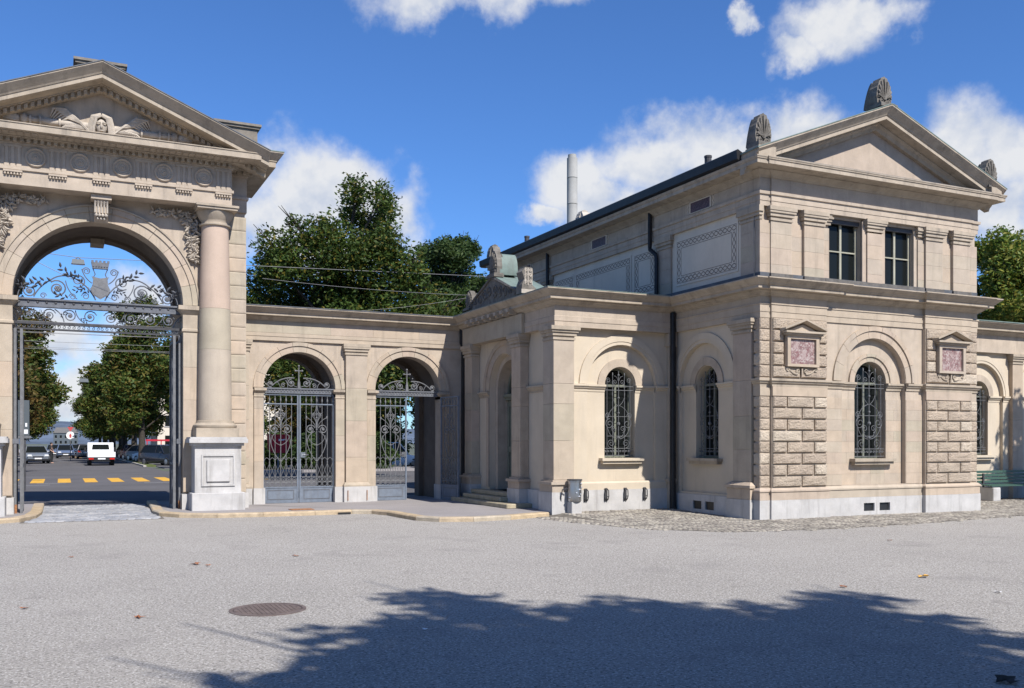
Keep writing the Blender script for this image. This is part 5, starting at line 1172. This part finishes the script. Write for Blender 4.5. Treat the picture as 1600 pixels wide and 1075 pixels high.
# dark shrubs and trees across the street, seen through the arcade gates
for j, (x, y, s, i) in enumerate(((9.5, 64, .8, 3), (14.5, 63, .85, 1), (20, 66, .9, 3), (26, 65, .9, 0))):
    t = thing('street_tree', ['dense tree across the street seen through the left arcade gate', 'dense tree across the street seen through the right arcade gate', 'dense tree across the street behind the annex', 'dense tree across the street behind the lodge'][j], 'tree', 'trees across the street', (x, y, -1.6), j*2.1); t.scale = (s, s, s)
    link('crown', AVE[i][0], t); link('trunk', AVE[i][1], t)
hg = make_clumps(.1, 2.2, 1.2, 9, 77, .8, .6); hm = leaf_mesh('foliage', hg, 5000, .12, 'leaf_dark', 78)
for j in range(9):
    t = thing('shrub', f'{ORD[j]} dark shrub from the left across the street behind the arcade', 'shrub', 'shrubs across the street', (9.6+j*2.0, 56.6+.8*(j%2) if j != 5 else 66, 0), j*1.1); link('foliage', hm, t)
    link('stem', MB().tube([(0,0,-.05),(0,0,.8),(.1,0,1.4)], [.08,.06,.02], 6).mesh('stem', 'bark'), t)
# trees behind the viewpoint: only their shade reaches the picture
SH = []
def fringe(cl, k, seed):
    r = random.Random(seed); out = list(cl[:-1])
    for i in range(k):
        b = out[r.randrange(len(cl)-1)]; d = Vector((r.gauss(0, 1), r.gauss(0, 1), r.gauss(0, .7))).normalized(); q = .22+.36*r.random(); w = 1.1+.65*r.random()
        out.append((b[0]+d.x*b[3]*w, b[1]+d.y*b[4]*w, b[2]+d.z*b[5]*w, q*1.3, q*1.3, q*.7))
    return out+[cl[-1]]
for i, (x, y, rx, h0, h1, lab) in enumerate(((6.9, -5.1, 4.7, 5.4, 12.8, 'tall tree behind the viewpoint shading the middle foreground'), (12.5, -7.2, 5.0, 5.2, 12.0, 'tall tree behind the viewpoint shading the right foreground'), (-6.2, -9.3, 4.6, 5.2, 11.6, 'tall tree behind the viewpoint shading the left foreground'))):
    cl = fringe(make_clumps(h0, h1, rx, 26, 60+i, .8, .28), 150, 80+i); SH.append(0); SH[i] = tree('shade_tree', lab, (x, y, 0), cl, 42000, .15, 'leaf_green', h1-1.5, .32, 70+i, 'trees behind the viewpoint')
for i, (x, y, k_, lab) in enumerate(((-12.5, -6.5, 0, 'added sky-blocking tree behind the viewpoint at the far left of the court'), (20.5, -8.0, 2, 'added sky-blocking tree behind the viewpoint at the far right of the court'), (-1.0, -15.5, 1, 'added sky-blocking tree in the second row behind the viewpoint, left of its twin'), (9.5, -16.5, 0, 'added sky-blocking tree in the second row behind the viewpoint, right of its twin'), (1.2, -10.5, 2, 'added sky-blocking tree between the two rows behind the viewpoint'))):  # extra unseen trees added to keep sky light off the shaded foreground
    src = SH[k_]; t = copy_tree(src); t.location = (x, y, 0); t.rotation_euler = (0, 0, 1.9*i+.7); t['label'] = lab
cl = make_clumps(4.0, 9.6, 2.4, 14, 66, .8, .36); tree('shade_tree', 'tree at the right of the court throwing shade on the garden wing', (28.6, 12.6, 0), cl, 9000, .16, 'leaf_green', 8.5, .2, 76)

# ================================================================== STREET
def stripe(poly, m, name, lab, cat, group=None):
    o = MB().add([(x, y, .004) for x, y in poly], [list(range(len(poly)))]).build(name, m); return kind(o, 'structure')
for i in range(12):
    x = -3.3+i*1.06; stripe([(x, 44.6), (x+.52, 44.6), (x+.52, 49.6), (x, 49.6)], 'yellow', 'crossing_stripe', '', '')
for (xa, xb, y) in ((-3.2, -.4, 42.3), (3.2, 6.5, 43.0), (-.9, .2, 43.9)): stripe([(xa, y), (xb, y), (xb, y+.14), (xa, y+.14)], 'white_line', 'lane_line', '', '')
for y in (118, 124, 130): stripe([(.9, y), (2.2, y), (2.2, y+1.2), (.9, y+1.2)], 'yellow', 'lane_marking', '', '')
kind(MB().box(5.5, 6.15, 72, 260, -.05, .11).build('verge', 'grass'), 'structure'); kind(MB().box(6.15, 16, 66, 260, -.05, .03).build('parking', 'street'), 'structure')
kind(MB().box(5.3, 5.5, 72, 260, -.05, .10).box(-4.2, -3.95, 66, 260, -.05, .10).build('street_kerb', 'granite'), 'structure')
kind(MB().box(-12, -4.2, 62, 260, -.05, .11).build('side_pavement', 'pavement'), 'structure')
kind(MB().box(10, 40, 54.5, 60, -.05, .12).build('far_pavement', 'pavement'), 'structure')
def car(label, px, py, Y, col, rz, Lc=4.3, Wc=1.75, H=1.46, est=False, glassm='glass', extra=None, X=None):
    x = X if X is not None else at(px, 700, Y=Y).x
    t = thing('car', label, 'car', 'cars on and beside the street', (x, Y, 0), rz); w = Wc/2
    # local: front towards -Y, length Lc
    h = Lc/2
    prof = [(-h, .42, .50, .86), (-h+.12, .28, .68, .95), (-h+.45, .22, .78, .99), (-h+1.15, .20, .90, 1.0), (-.2, .18, .94, 1.0), (h-1.0, .18, .96, 1.0), (h-.4, .22, .97 if not est else .98, .99), (h-.06, .30, .90, .95), (h, .42, .62, .88)]
    g = MB(); vs = []
    for (y, zb, zt, k) in prof: vs += [(-w*k*.92, y, zb), (-w*k, y, zb+.16), (-w*k*.99, y, (zb+zt)/2+.05), (-w*k*.90, y, zt), (w*k*.90, y, zt), (w*k*.99, y, (zb+zt)/2+.05), (w*k, y, zb+.16), (w*k*.92, y, zb)]
    fs = [(i*8+j, i*8+(j+1)%8, (i+1)*8+(j+1)%8, (i+1)*8+j) for i in range(len(prof)-1) for j in range(8)]+[list(range(8)), list(range(len(prof)*8-1, len(prof)*8-9, -1))]
    g.add(vs, fs); body = g.build('body', col, t, True)
    ya, yb, yc, yd = -h+1.15, -.35, (h-.45 if est else h-1.15), (h-.12 if est else h-.35)
    c1 = MB().add([(-w*.88, ya, .90), (w*.88, ya, .90), (w*.70, yb, H-.03), (-w*.70, yb, H-.03), (-w*.88, yd, .95), (w*.88, yd, .95), (w*.70, yc, H-.04), (-w*.70, yc, H-.04)], [(0,1,2,3), (4,7,6,5), (0,3,7,4), (1,5,6,2), (3,2,6,7)]); c1.build('cabin_glass', glassm, t)
    MB().add([(-w*.73, yb-.02, H-.045), (w*.73, yb-.02, H-.045), (w*.73, yc+.02, H-.05), (-w*.73, yc+.02, H-.05), (-w*.60, yb+.12, H), (w*.60, yb+.12, H), (w*.60, yc-.1, H), (-w*.60, yc-.1, H)], [(0,1,5,4),(1,2,6,5),(2,3,7,6),(3,0,4,7),(4,5,6,7),(0,3,2,1)]).build('roof', col, t)
    pl = MB()
    for s in (-1, 1):
        pl.tube([(s*w*.89, ya, .90), (s*w*.71, yb, H-.03)], .035, 5).tube([(s*w*.89, yd, .95), (s*w*.71, yc, H-.04)], .045, 5).tube([(s*w*.895, .1, .93), (s*w*.72, .1, H-.04)], .03, 5)
    kind(pl.build('pillars', col, t), 'stuff')
    for sx in (-1, 1):
        for y in (-h+.78, h-.75):
            wh = MB().lathe([(.20,-.11),(.30,-.11),(.315,-.06),(.315,.06),(.30,.11),(.20,.11)], (sx*(w-.12), y, .315), 16, 'x').build('wheel', 'tyre', t); MB().lathe([(.02,-.02),(.19,.02),(.19,-.02)] if False else [(.19,-.115),(.17,-.12),(.03,-.125),(.03,.125),(.17,.12),(.19,.115)], (sx*(w-.12), y, .315), 12, 'x').build('rim', 'rim', wh)
        MB().box(*sorted((sx*w*.50, sx*w*.84)), -h+.03, -h+.14, .60, .74, .02).build('headlight', 'lamp_glass', t)
        MB().box(*sorted((sx*w*.60, sx*w*.88)), h-.12, h-.01, .70, .88, .02).build('tail_light', 'tail_red', t)
        MB().box(*sorted((sx*w*.97, sx*(w*.97+.16))), ya+.15, ya+.27, .92, 1.06, .03).build('mirror', col, t)
    MB().box(-w*.45, w*.45, -h-.015, -h+.06, .50, .62).box(-w*.7, w*.7, -h+.01, -h+.1, .28, .36).build('grille', 'black', t)
    MB().box(-.26, .26, -h-.03, -h-.016, .38, .48).build('number_plate', 'sign_white', t)
    MB().box(-.26, .26, h+.002, h+.02, .62, .73).build('number_plate', 'sign_white', t)
    if extra: extra(t, w, h)
    return t
car('silver saloon car parked at the left kerb facing the gate', 55, 0, 88.5, 'car_silver', .12, 4.5, 1.85, 1.45)
car('pale blue car driving towards the gate in the left lane', 102, 0, 117, 'car_blue', .02, 4.4, 1.85, 1.5, True)
car('small blue car behind the man beside the kerb', 84, 0, 128, 'car_blue', .0, 4.1, 1.75, 1.5)
car('blue car following the pale blue car', 116, 0, 143, 'car_blue', .05, 4.2, 1.8, 1.5)
car('grey estate car ahead of the white pickup', 134, 0, 112, 'car_grey', math.pi, 4.4, 1.8, 1.52, True)
car('dark red car far down the street', 126, 0, 158, 'car_red', math.pi, 4.2, 1.8, 1.5)
yl = lambda t, w, h: MB().box(-w-.012, -w+.05, -.9, .5, .45, .88).box(w-.05, w+.012, -.9, .5, .45, .88).box(-w*.5, w*.5, h-.02, h+.03, .55, .85).build('door_panel', 'car_yellow', t)
car('black car parked on the right nearest the gate jamb', 0, 0, 75.5, 'car_dark', .5, 4.3, 1.78, 1.5, True, X=7.1)
car('white car with yellow panels parked under the right trees', 0, 0, 86.5, 'car_white', -2.6, 4.2, 1.75, 1.55, True, extra=yl, X=7.25)
car('dark grey car parked beyond the white and yellow car', 0, 0, 93, 'car_grey', .5, 4.2, 1.75, 1.5, X=7.0)
car('red car parked under the right trees', 0, 0, 99, 'car_red', .5, 4.2, 1.75, 1.5, X=6.9)
car('dark car parked far under the right trees', 0, 0, 106, 'car_dark', .5, 4.2, 1.75, 1.5, True, X=6.9)
car('white car parked across the street seen through the right arcade gate', 0, 0, 62.5, 'car_white', math.pi/2, 4.2, 1.8, 1.75, True, X=20.6)
# white pickup seen from behind
t = thing('pickup_truck', 'white pickup truck driving away down the street', 'truck', None, (2.75, 79.0, 0))
MB().box(-.95, .95, -2.3, -.2, .62, 1.02, .02).build('load_bed', 'car_white', t)
MB().box(-.93, .93, -2.32, -2.301, .64, 1.0).build('tailgate', 'car_white', t)
cb = MB().prism([(-.19, .55), (2.2, .55), (2.3, .95), (1.6, 1.12), (.95, 1.70), (.0, 1.72), (-.19, 1.05)], -.9, .9, 'x').build('cab', 'car_white', t)
MB().prism([(-.62, 1.18), (.62, 1.18), (.56, 1.58), (-.56, 1.58)], -.16, -.03, 'y').build('rear_window', 'glass', cb)
MB().box(-.95, .95, -2.25, -.2, .40, .618).box(-.6, .6, -2.2, 2.1, .30, .549).build('chassis', 'black', t)
for sx in (-1, 1):
    MB().box(*sorted((sx*.55, sx*.88)), -2.31, -2.26, .46, .58).build('tail_light', 'tail_red', t)
    MB().box(*sorted((sx*.93, sx*1.12)), 1.3, 1.38, 1.05, 1.35).build('mirror', 'black', t)
    for y in (-1.5, 1.5): wh = MB().lathe([(.2,-.11),(.33,-.11),(.33,.11),(.2,.11)], (sx*.78, y, .33), 16, 'x').build('wheel', 'tyre', t)
MB().box(-.26, .26, -2.275, -2.26, .47, .57).build('number_plate', 'sign_white', t)
# red lorry trailer and bright panels between the trunks
t = thing('red_lorry', 'long red flatbed lorry parked behind the trees on the right', 'truck', None, (13.2, 116, 0))
MB().box(-4.5, 3.2, -1.2, 1.2, 1.0, 1.25).build('bed', 'red_box', t); MB().box(3.3, 5.2, -1.2, 1.2, .6, 2.7, .1).build('cab', 'red_box', t)
for i in range(6): MB().box(-4.4+i*1.5, -4.3+i*1.5, -1.2, -1.1, 1.25, 2.1).build('stake', 'red_box', t)
MB().box(-4.5, 3.2, -1.18, -1.12, 1.9, 2.1).build('side_rail', 'red_box', t)
for x in (-3.5, -2.4, 2.0, 4.2): MB().lathe([(.2,-1.15),(.5,-1.15),(.5,1.15),(.2,1.15)], (x, 0, .5), 16, 'y').build('wheel', 'tyre', t)
def post_sign(name, label, x, y, parts):
    t = thing(name, label, 'sign', None, (x, y, 0)); MB().tube([(0,0,0),(0,0,parts[0])], .035, 8).build('post', 'iron_pale', t)
    for (kind_, z, s, m) in parts[1]:
        if kind_ == 'disc': MB().lathe([(s,-.02),(s,-.05)], (0, 0, z), 24, 'y').build('sign_face', m, t)
        elif kind_ == 'tri': MB().prism([(-s, z+s*.8), (s, z+s*.8), (0, z-s*.9)], -.05, -.02, 'y').build('sign_face', m, t)
        else: MB().box(-s, s, -.05, -.02, z-s, z+s).build('sign_face', m, t)
p = at(110, 700, Y=100)
post_sign('road_sign', 'red and white road signs on a post in the middle of the street', p.x, 100, (3.4, [('tri', 3.0, .27, 'sign_red'), ('disc', 2.42, .37, 'sign_white')]))
MB().prism([(-.07, 2.2), (.07, 2.2), (.10, 2.45), (.0, 2.62), (-.10, 2.45)], 99.93, 99.945, 'y').build('sign_symbol', 'sign_red', None)
o = bpy.data.objects['sign_symbol']; o.parent = bpy.data.objects['road_sign']; o.location = (0, -100, 0)
p = at(146, 700, Y=75)
t = thing('notice_board', 'grey notice board with two white stickers at the left side of the gate opening', 'board', None, (-1.55, 37.5, 0))
MB().box(-.85, .55, -.06, .06, 1.95, 3.2, .01).build('panel', 'board_grey', t); MB().box(-.9, .6, -.09, .09, 1.86, 1.949).build('rail', 'iron_pale', t)
MB().box(.38, .50, -.065, -.0605, 2.02, 2.17).build('sticker', 'sign_white', t); MB().box(.42, .48, -.065, -.0605, 2.27, 2.40).build('sticker', 'sign_white', t)
for x in (-.7, .4): MB().box(x-.04, x+.04, -.04, .04, -.05, 1.859).build('post', 'iron_dark', t)
t = thing('red_canopy', 'red collecting box with white mark on a pole behind the left arcade gate', 'box', None, (10.85, 52.8, 0))
MB().tube([(0,0,-.05),(0,0,1.15)], .05, 8).build('pole', 'iron', t)
MB().prism([(-.55, 2.12), (.55, 2.12), (.52, 1.45), (.30, 1.15), (-.30, 1.15), (-.5, 1.35)], -.35, .35, 'y').build('case', 'red_box', t)
MB().box(-.58, .58, -.38, .38, 2.121, 2.17).build('lid', 'red_box', t); MB().prism([(-.05, 1.80), (.25, 1.84), (.42, 1.92), (.2, 1.90), (-.05, 1.92)], -.36, -.351, 'y').build('white_mark', 'sign_white', t)
# hanging street lamps and overhead lines
def lamp(label, px, py, Y, s):
    p = at(px, py, Y=Y); t = thing('hanging_lamp', label, 'street lamp', 'street lamps on span wires', tuple(p))
    MB().add([(-s,-s*.5,0),(s,-s*.5,0),(s,s*.5,0),(-s,s*.5,0),(-s*.85,-s*.4,s*.75),(s*.85,-s*.4,s*.75),(s*.85,s*.4,s*.75),(-s*.85,s*.4,s*.75)], [(0,1,2,3),(4,5,6,7),(0,1,5,4),(1,2,6,5),(2,3,7,6),(3,0,4,7)]).build('housing', 'board_grey', t)
    MB().box(-s*.8, s*.8, -s*.4, s*.4, -.05*s, -.005).build('diffuser', 'lamp_glass', t); MB().tube([(-s*.5,0,s*.75),(0,0,s*1.1),(s*.5,0,s*.75)], .02, 5).build('hanger', 'wire', t)
    return p
lp = lamp('grey box lamp hanging from a span wire inside the arch opening', 122, 413, 40, .24)
lamp('pale hanging lamp low over the far street', 131, 597, 75, .32)
def cable(pts, r, lab):
    n = 10; P_ = [Vector(p) for p in pts[:2]]; q = [P_[0].lerp(P_[1], i/n)-Vector((0, 0, (pts[2] if len(pts) > 2 else 0)*4*(i/n)*(1-i/n))) for i in range(n+1)]
    tag(MB().tube(q, r, 5).build('overhead_wire', 'wire'), lab, 'wire', 'overhead wires of the street')
cable(((-20, 40, 10.2), tuple(lp+Vector((0, 0, .26)))), .012, 'span wire running left from the box lamp in the arch')
cable((tuple(lp+Vector((0, 0, .26))), (24, 40, 9.6)), .012, 'span wire running right from the box lamp in the arch')
for i, (y, z, dz) in enumerate(((46, 7.0, .1), (47.5, 6.8, .2), (50, 6.9, .15), (55, 7.1, .2), (58, 6.9, .1), (62, 7.4, .25))):
    cable(((-25, y, z), (26, y+(2 if i%2 else -1), z+dz), .12), .010, ['lowest tram wire crossing the street behind the gate', 'second tram wire crossing the street behind the gate', 'third tram wire crossing the street behind the gate', 'fourth tram wire crossing the street behind the gate', 'fifth tram wire crossing the street behind the gate', 'highest tram wire crossing the street behind the gate'][i])
a, b = at(410, 435, Y=38), at(750, 462, Y=38); cable((tuple(a), tuple(b), .1), .008, 'pale wire running before the lime tree above the arcade')
a, b = at(540, 487, Y=38), at(742, 463, Y=38); cable((tuple(a), tuple(b), .1), .007, 'thin slanting wire above the arcade roof')
a, b = at(40, 400, Y=42), at(180, 470, Y=42); cable((tuple(a), tuple(b)), .012, 'slanting wire in the arch opening left of the shield')
# tall chimney far behind the lodge
p = at(894, 692, dist=300); r_ = 8.2*300/1478; top = 1.7+445*300/1478
t = thing('chimney_tower', 'tall pale round chimney far behind the lodge roof', 'chimney', None, (p.x, p.y, 0))
zz = [0, top*.55, top*.72, top*.84, top*.93, top]
for a, b in zip(zz, zz[1:]): MB().lathe([(r_*.99, a), (r_*1.03, a+.15), (r_, a+.3), (r_, b-.1)], (0,0,0), 24).build('shaft_section', 'concrete', t, True)
MB().lathe([(r_*.8, top-.1), (r_*.8, top+1), (r_*.4, top+1.2)], (0,0,0), 20).build('flue', 'concrete', t)
# houses and hill closing the street
def house(label, x, y, w, d, h, m, roofm, rows, cols):
    t = thing('house', label, 'house', 'houses along the street', (x, y, 0)); MB().box(-w/2, w/2, 0, d, -.1, h).build('wall', m, t)
    MB().prism([(-w/2-.4, h), (w/2+.4, h), (w/2-1.5, h+3), (-w/2+1.5, h+3)], -.4, d+.4, 'y').build('roof', roofm, t)
    for i in range(cols):
        for j in range(rows):
            cx, cz = -w/2+(i+.5)*w/cols, 1.2+j*3.0
            q = MB().box(cx-.5, cx+.5, -.03, .02, cz, cz+1.6).build('window', 'glass', t); MB().box(cx-.6, cx+.6, -.09, -.001, cz-.12, cz-.001).build('sill', 'concrete', q)
house('low grey house closing the far end of the street', 2.4, 560, 12, 14, 7, 'board_grey', 'roof', 2, 5)
house('pale house behind the trees right of the street', 24, 150, 22, 12, 13, 'plaster_pale', 'roof', 4, 7)
house('house behind the trees left of the street', -19, 120, 16, 14, 13, 'house_wall', 'roof', 4, 5)
house('second house behind the trees left of the street', -19, 170, 16, 14, 13, 'plaster_pale', 'roof', 4, 5)
h = MB(); n = 60; vs = []
for i in range(n+1):
    x = -900+1800*i/n; z = 34+12*math.sin(i*.31)+8*math.sin(i*.83+1); vs += [(x, 1500, -1), (x, 1650, z*.55), (x, 1900, z)]
h.add(vs, [(i*3+j, i*3+3+j, i*3+4+j, i*3+1+j) for i in range(n) for j in range(2)]); kind(h.build('hills', 'hill', None, True), 'structure')

# ================================================================== PEOPLE
def person(label, x, y, rz, H, top, legs, pose=0):
    t = thing('person', label, 'person', None, (x, y, .0), rz); k = H/1.75
    J = dict(pel=(0,0,.95), che=(0,.0,1.28), nec=(0,.0,1.50), hed=(0,-.02,1.60), tp=(0,-.01,1.74), sl=(-.19,0,1.43), el=(-.25,.03,1.15), wl=(-.24 if not pose else -.12,-.10 if not pose else -.22,.93), hl=(-.23 if not pose else -.08,-.13 if not pose else -.26,.83),
             sr=(.19,0,1.43), er=(.25,.03,1.15), wr=(.24,-.10,.95), hr=(.23,-.13,.85), kl=(-.10,-.03,.50), al=(-.11,.03,.09), tl=(-.12,-.14,.04), kr=(.11,-.05,.50), ar=(.13,.02,.09), tr=(.14,-.15,.04), hpl=(-.09,0,.88), hpr=(.09,0,.88))
    ed = [('pel','che'),('che','nec'),('nec','hed'),('hed','tp'),('che','sl'),('sl','el'),('el','wl'),('wl','hl'),('che','sr'),('sr','er'),('er','wr'),('wr','hr'),('pel','hpl'),('hpl','kl'),('kl','al'),('al','tl'),('pel','hpr'),('hpr','kr'),('kr','ar'),('ar','tr')]
    rad = dict(pel=.15, che=.15, nec=.055, hed=.085, tp=.07, sl=.06, el=.045, wl=.034, hl=.035, sr=.06, er=.045, wr=.034, hr=.035, kl=.06, al=.042, tl=.035, kr=.06, ar=.042, tr=.035, hpl=.09, hpr=.09)
    ks = list(J); me = bpy.data.meshes.new('body'); me.from_pydata([tuple(v*k for v in J[q]) for q in ks], [(ks.index(a), ks.index(b)) for a, b in ed], []); me.materials.append(M['skin'])
    o = link('body', me, t); sk = o.modifiers.new('skin', 'SKIN'); o.modifiers.new('sub', 'SUBSURF').levels = 1; o.modifiers['sub'].render_levels = 1
    for i, q in enumerate(ks): v = me.skin_vertices[0].data[i]; v.radius = (rad[q]*k, rad[q]*k); v.use_root = q == 'pel'
    sh_ = MB().lathe([(.17,.86),(.175,1.0),(.17,1.2),(.19,1.36),(.13,1.46),(.07,1.50)], (0,0,0), 14, 'z', .75)
    for s in (-1, 1): sh_.tube([(s*.16, 0, 1.43), (s*.21, .01, 1.36), (s*.25, .03, 1.17)], [.075, .072, .066], 8)
    g = sh_.build('shirt', top, t, True); g.scale = (k, k, k)
    tr_ = MB().lathe([(.13,.80),(.165,.86),(.16,.99)], (0,0,0), 14, 'z', .78)
    for s in (-1, 1): tr_.tube([(s*.09, 0, .88), (s*.105, -.035, .5), (s*.12, .03, .10)], [.105, .08, .065], 9)
    g = tr_.build('trousers', legs, t, True); g.scale = (k, k, k)
    g = MB().ball((0, .015, 1.665), (.09, .105, .10), 10, 8).build('hair', 'hair', t, True); g.scale = (k, k, k)
    g = MB().box(-.012, .012, -.125, -.09, 1.60, 1.635).box(-.05, -.02, -.108, -.09, 1.635, 1.65).box(.02, .05, -.108, -.09, 1.635, 1.65).box(-.03, .03, -.105, -.085, 1.565, 1.575).build('face', 'skin', t); g.scale = (k, k, k)
    return t
person('person in dark clothes standing beside the silver car', -.70, 86.5, R(70), 1.74, 'cloth_black', 'cloth_black', 1)
person('person in dark blue clothes standing under the right trees', 5.75, 99, R(-20), 1.72, 'cloth_navy', 'cloth_navy')
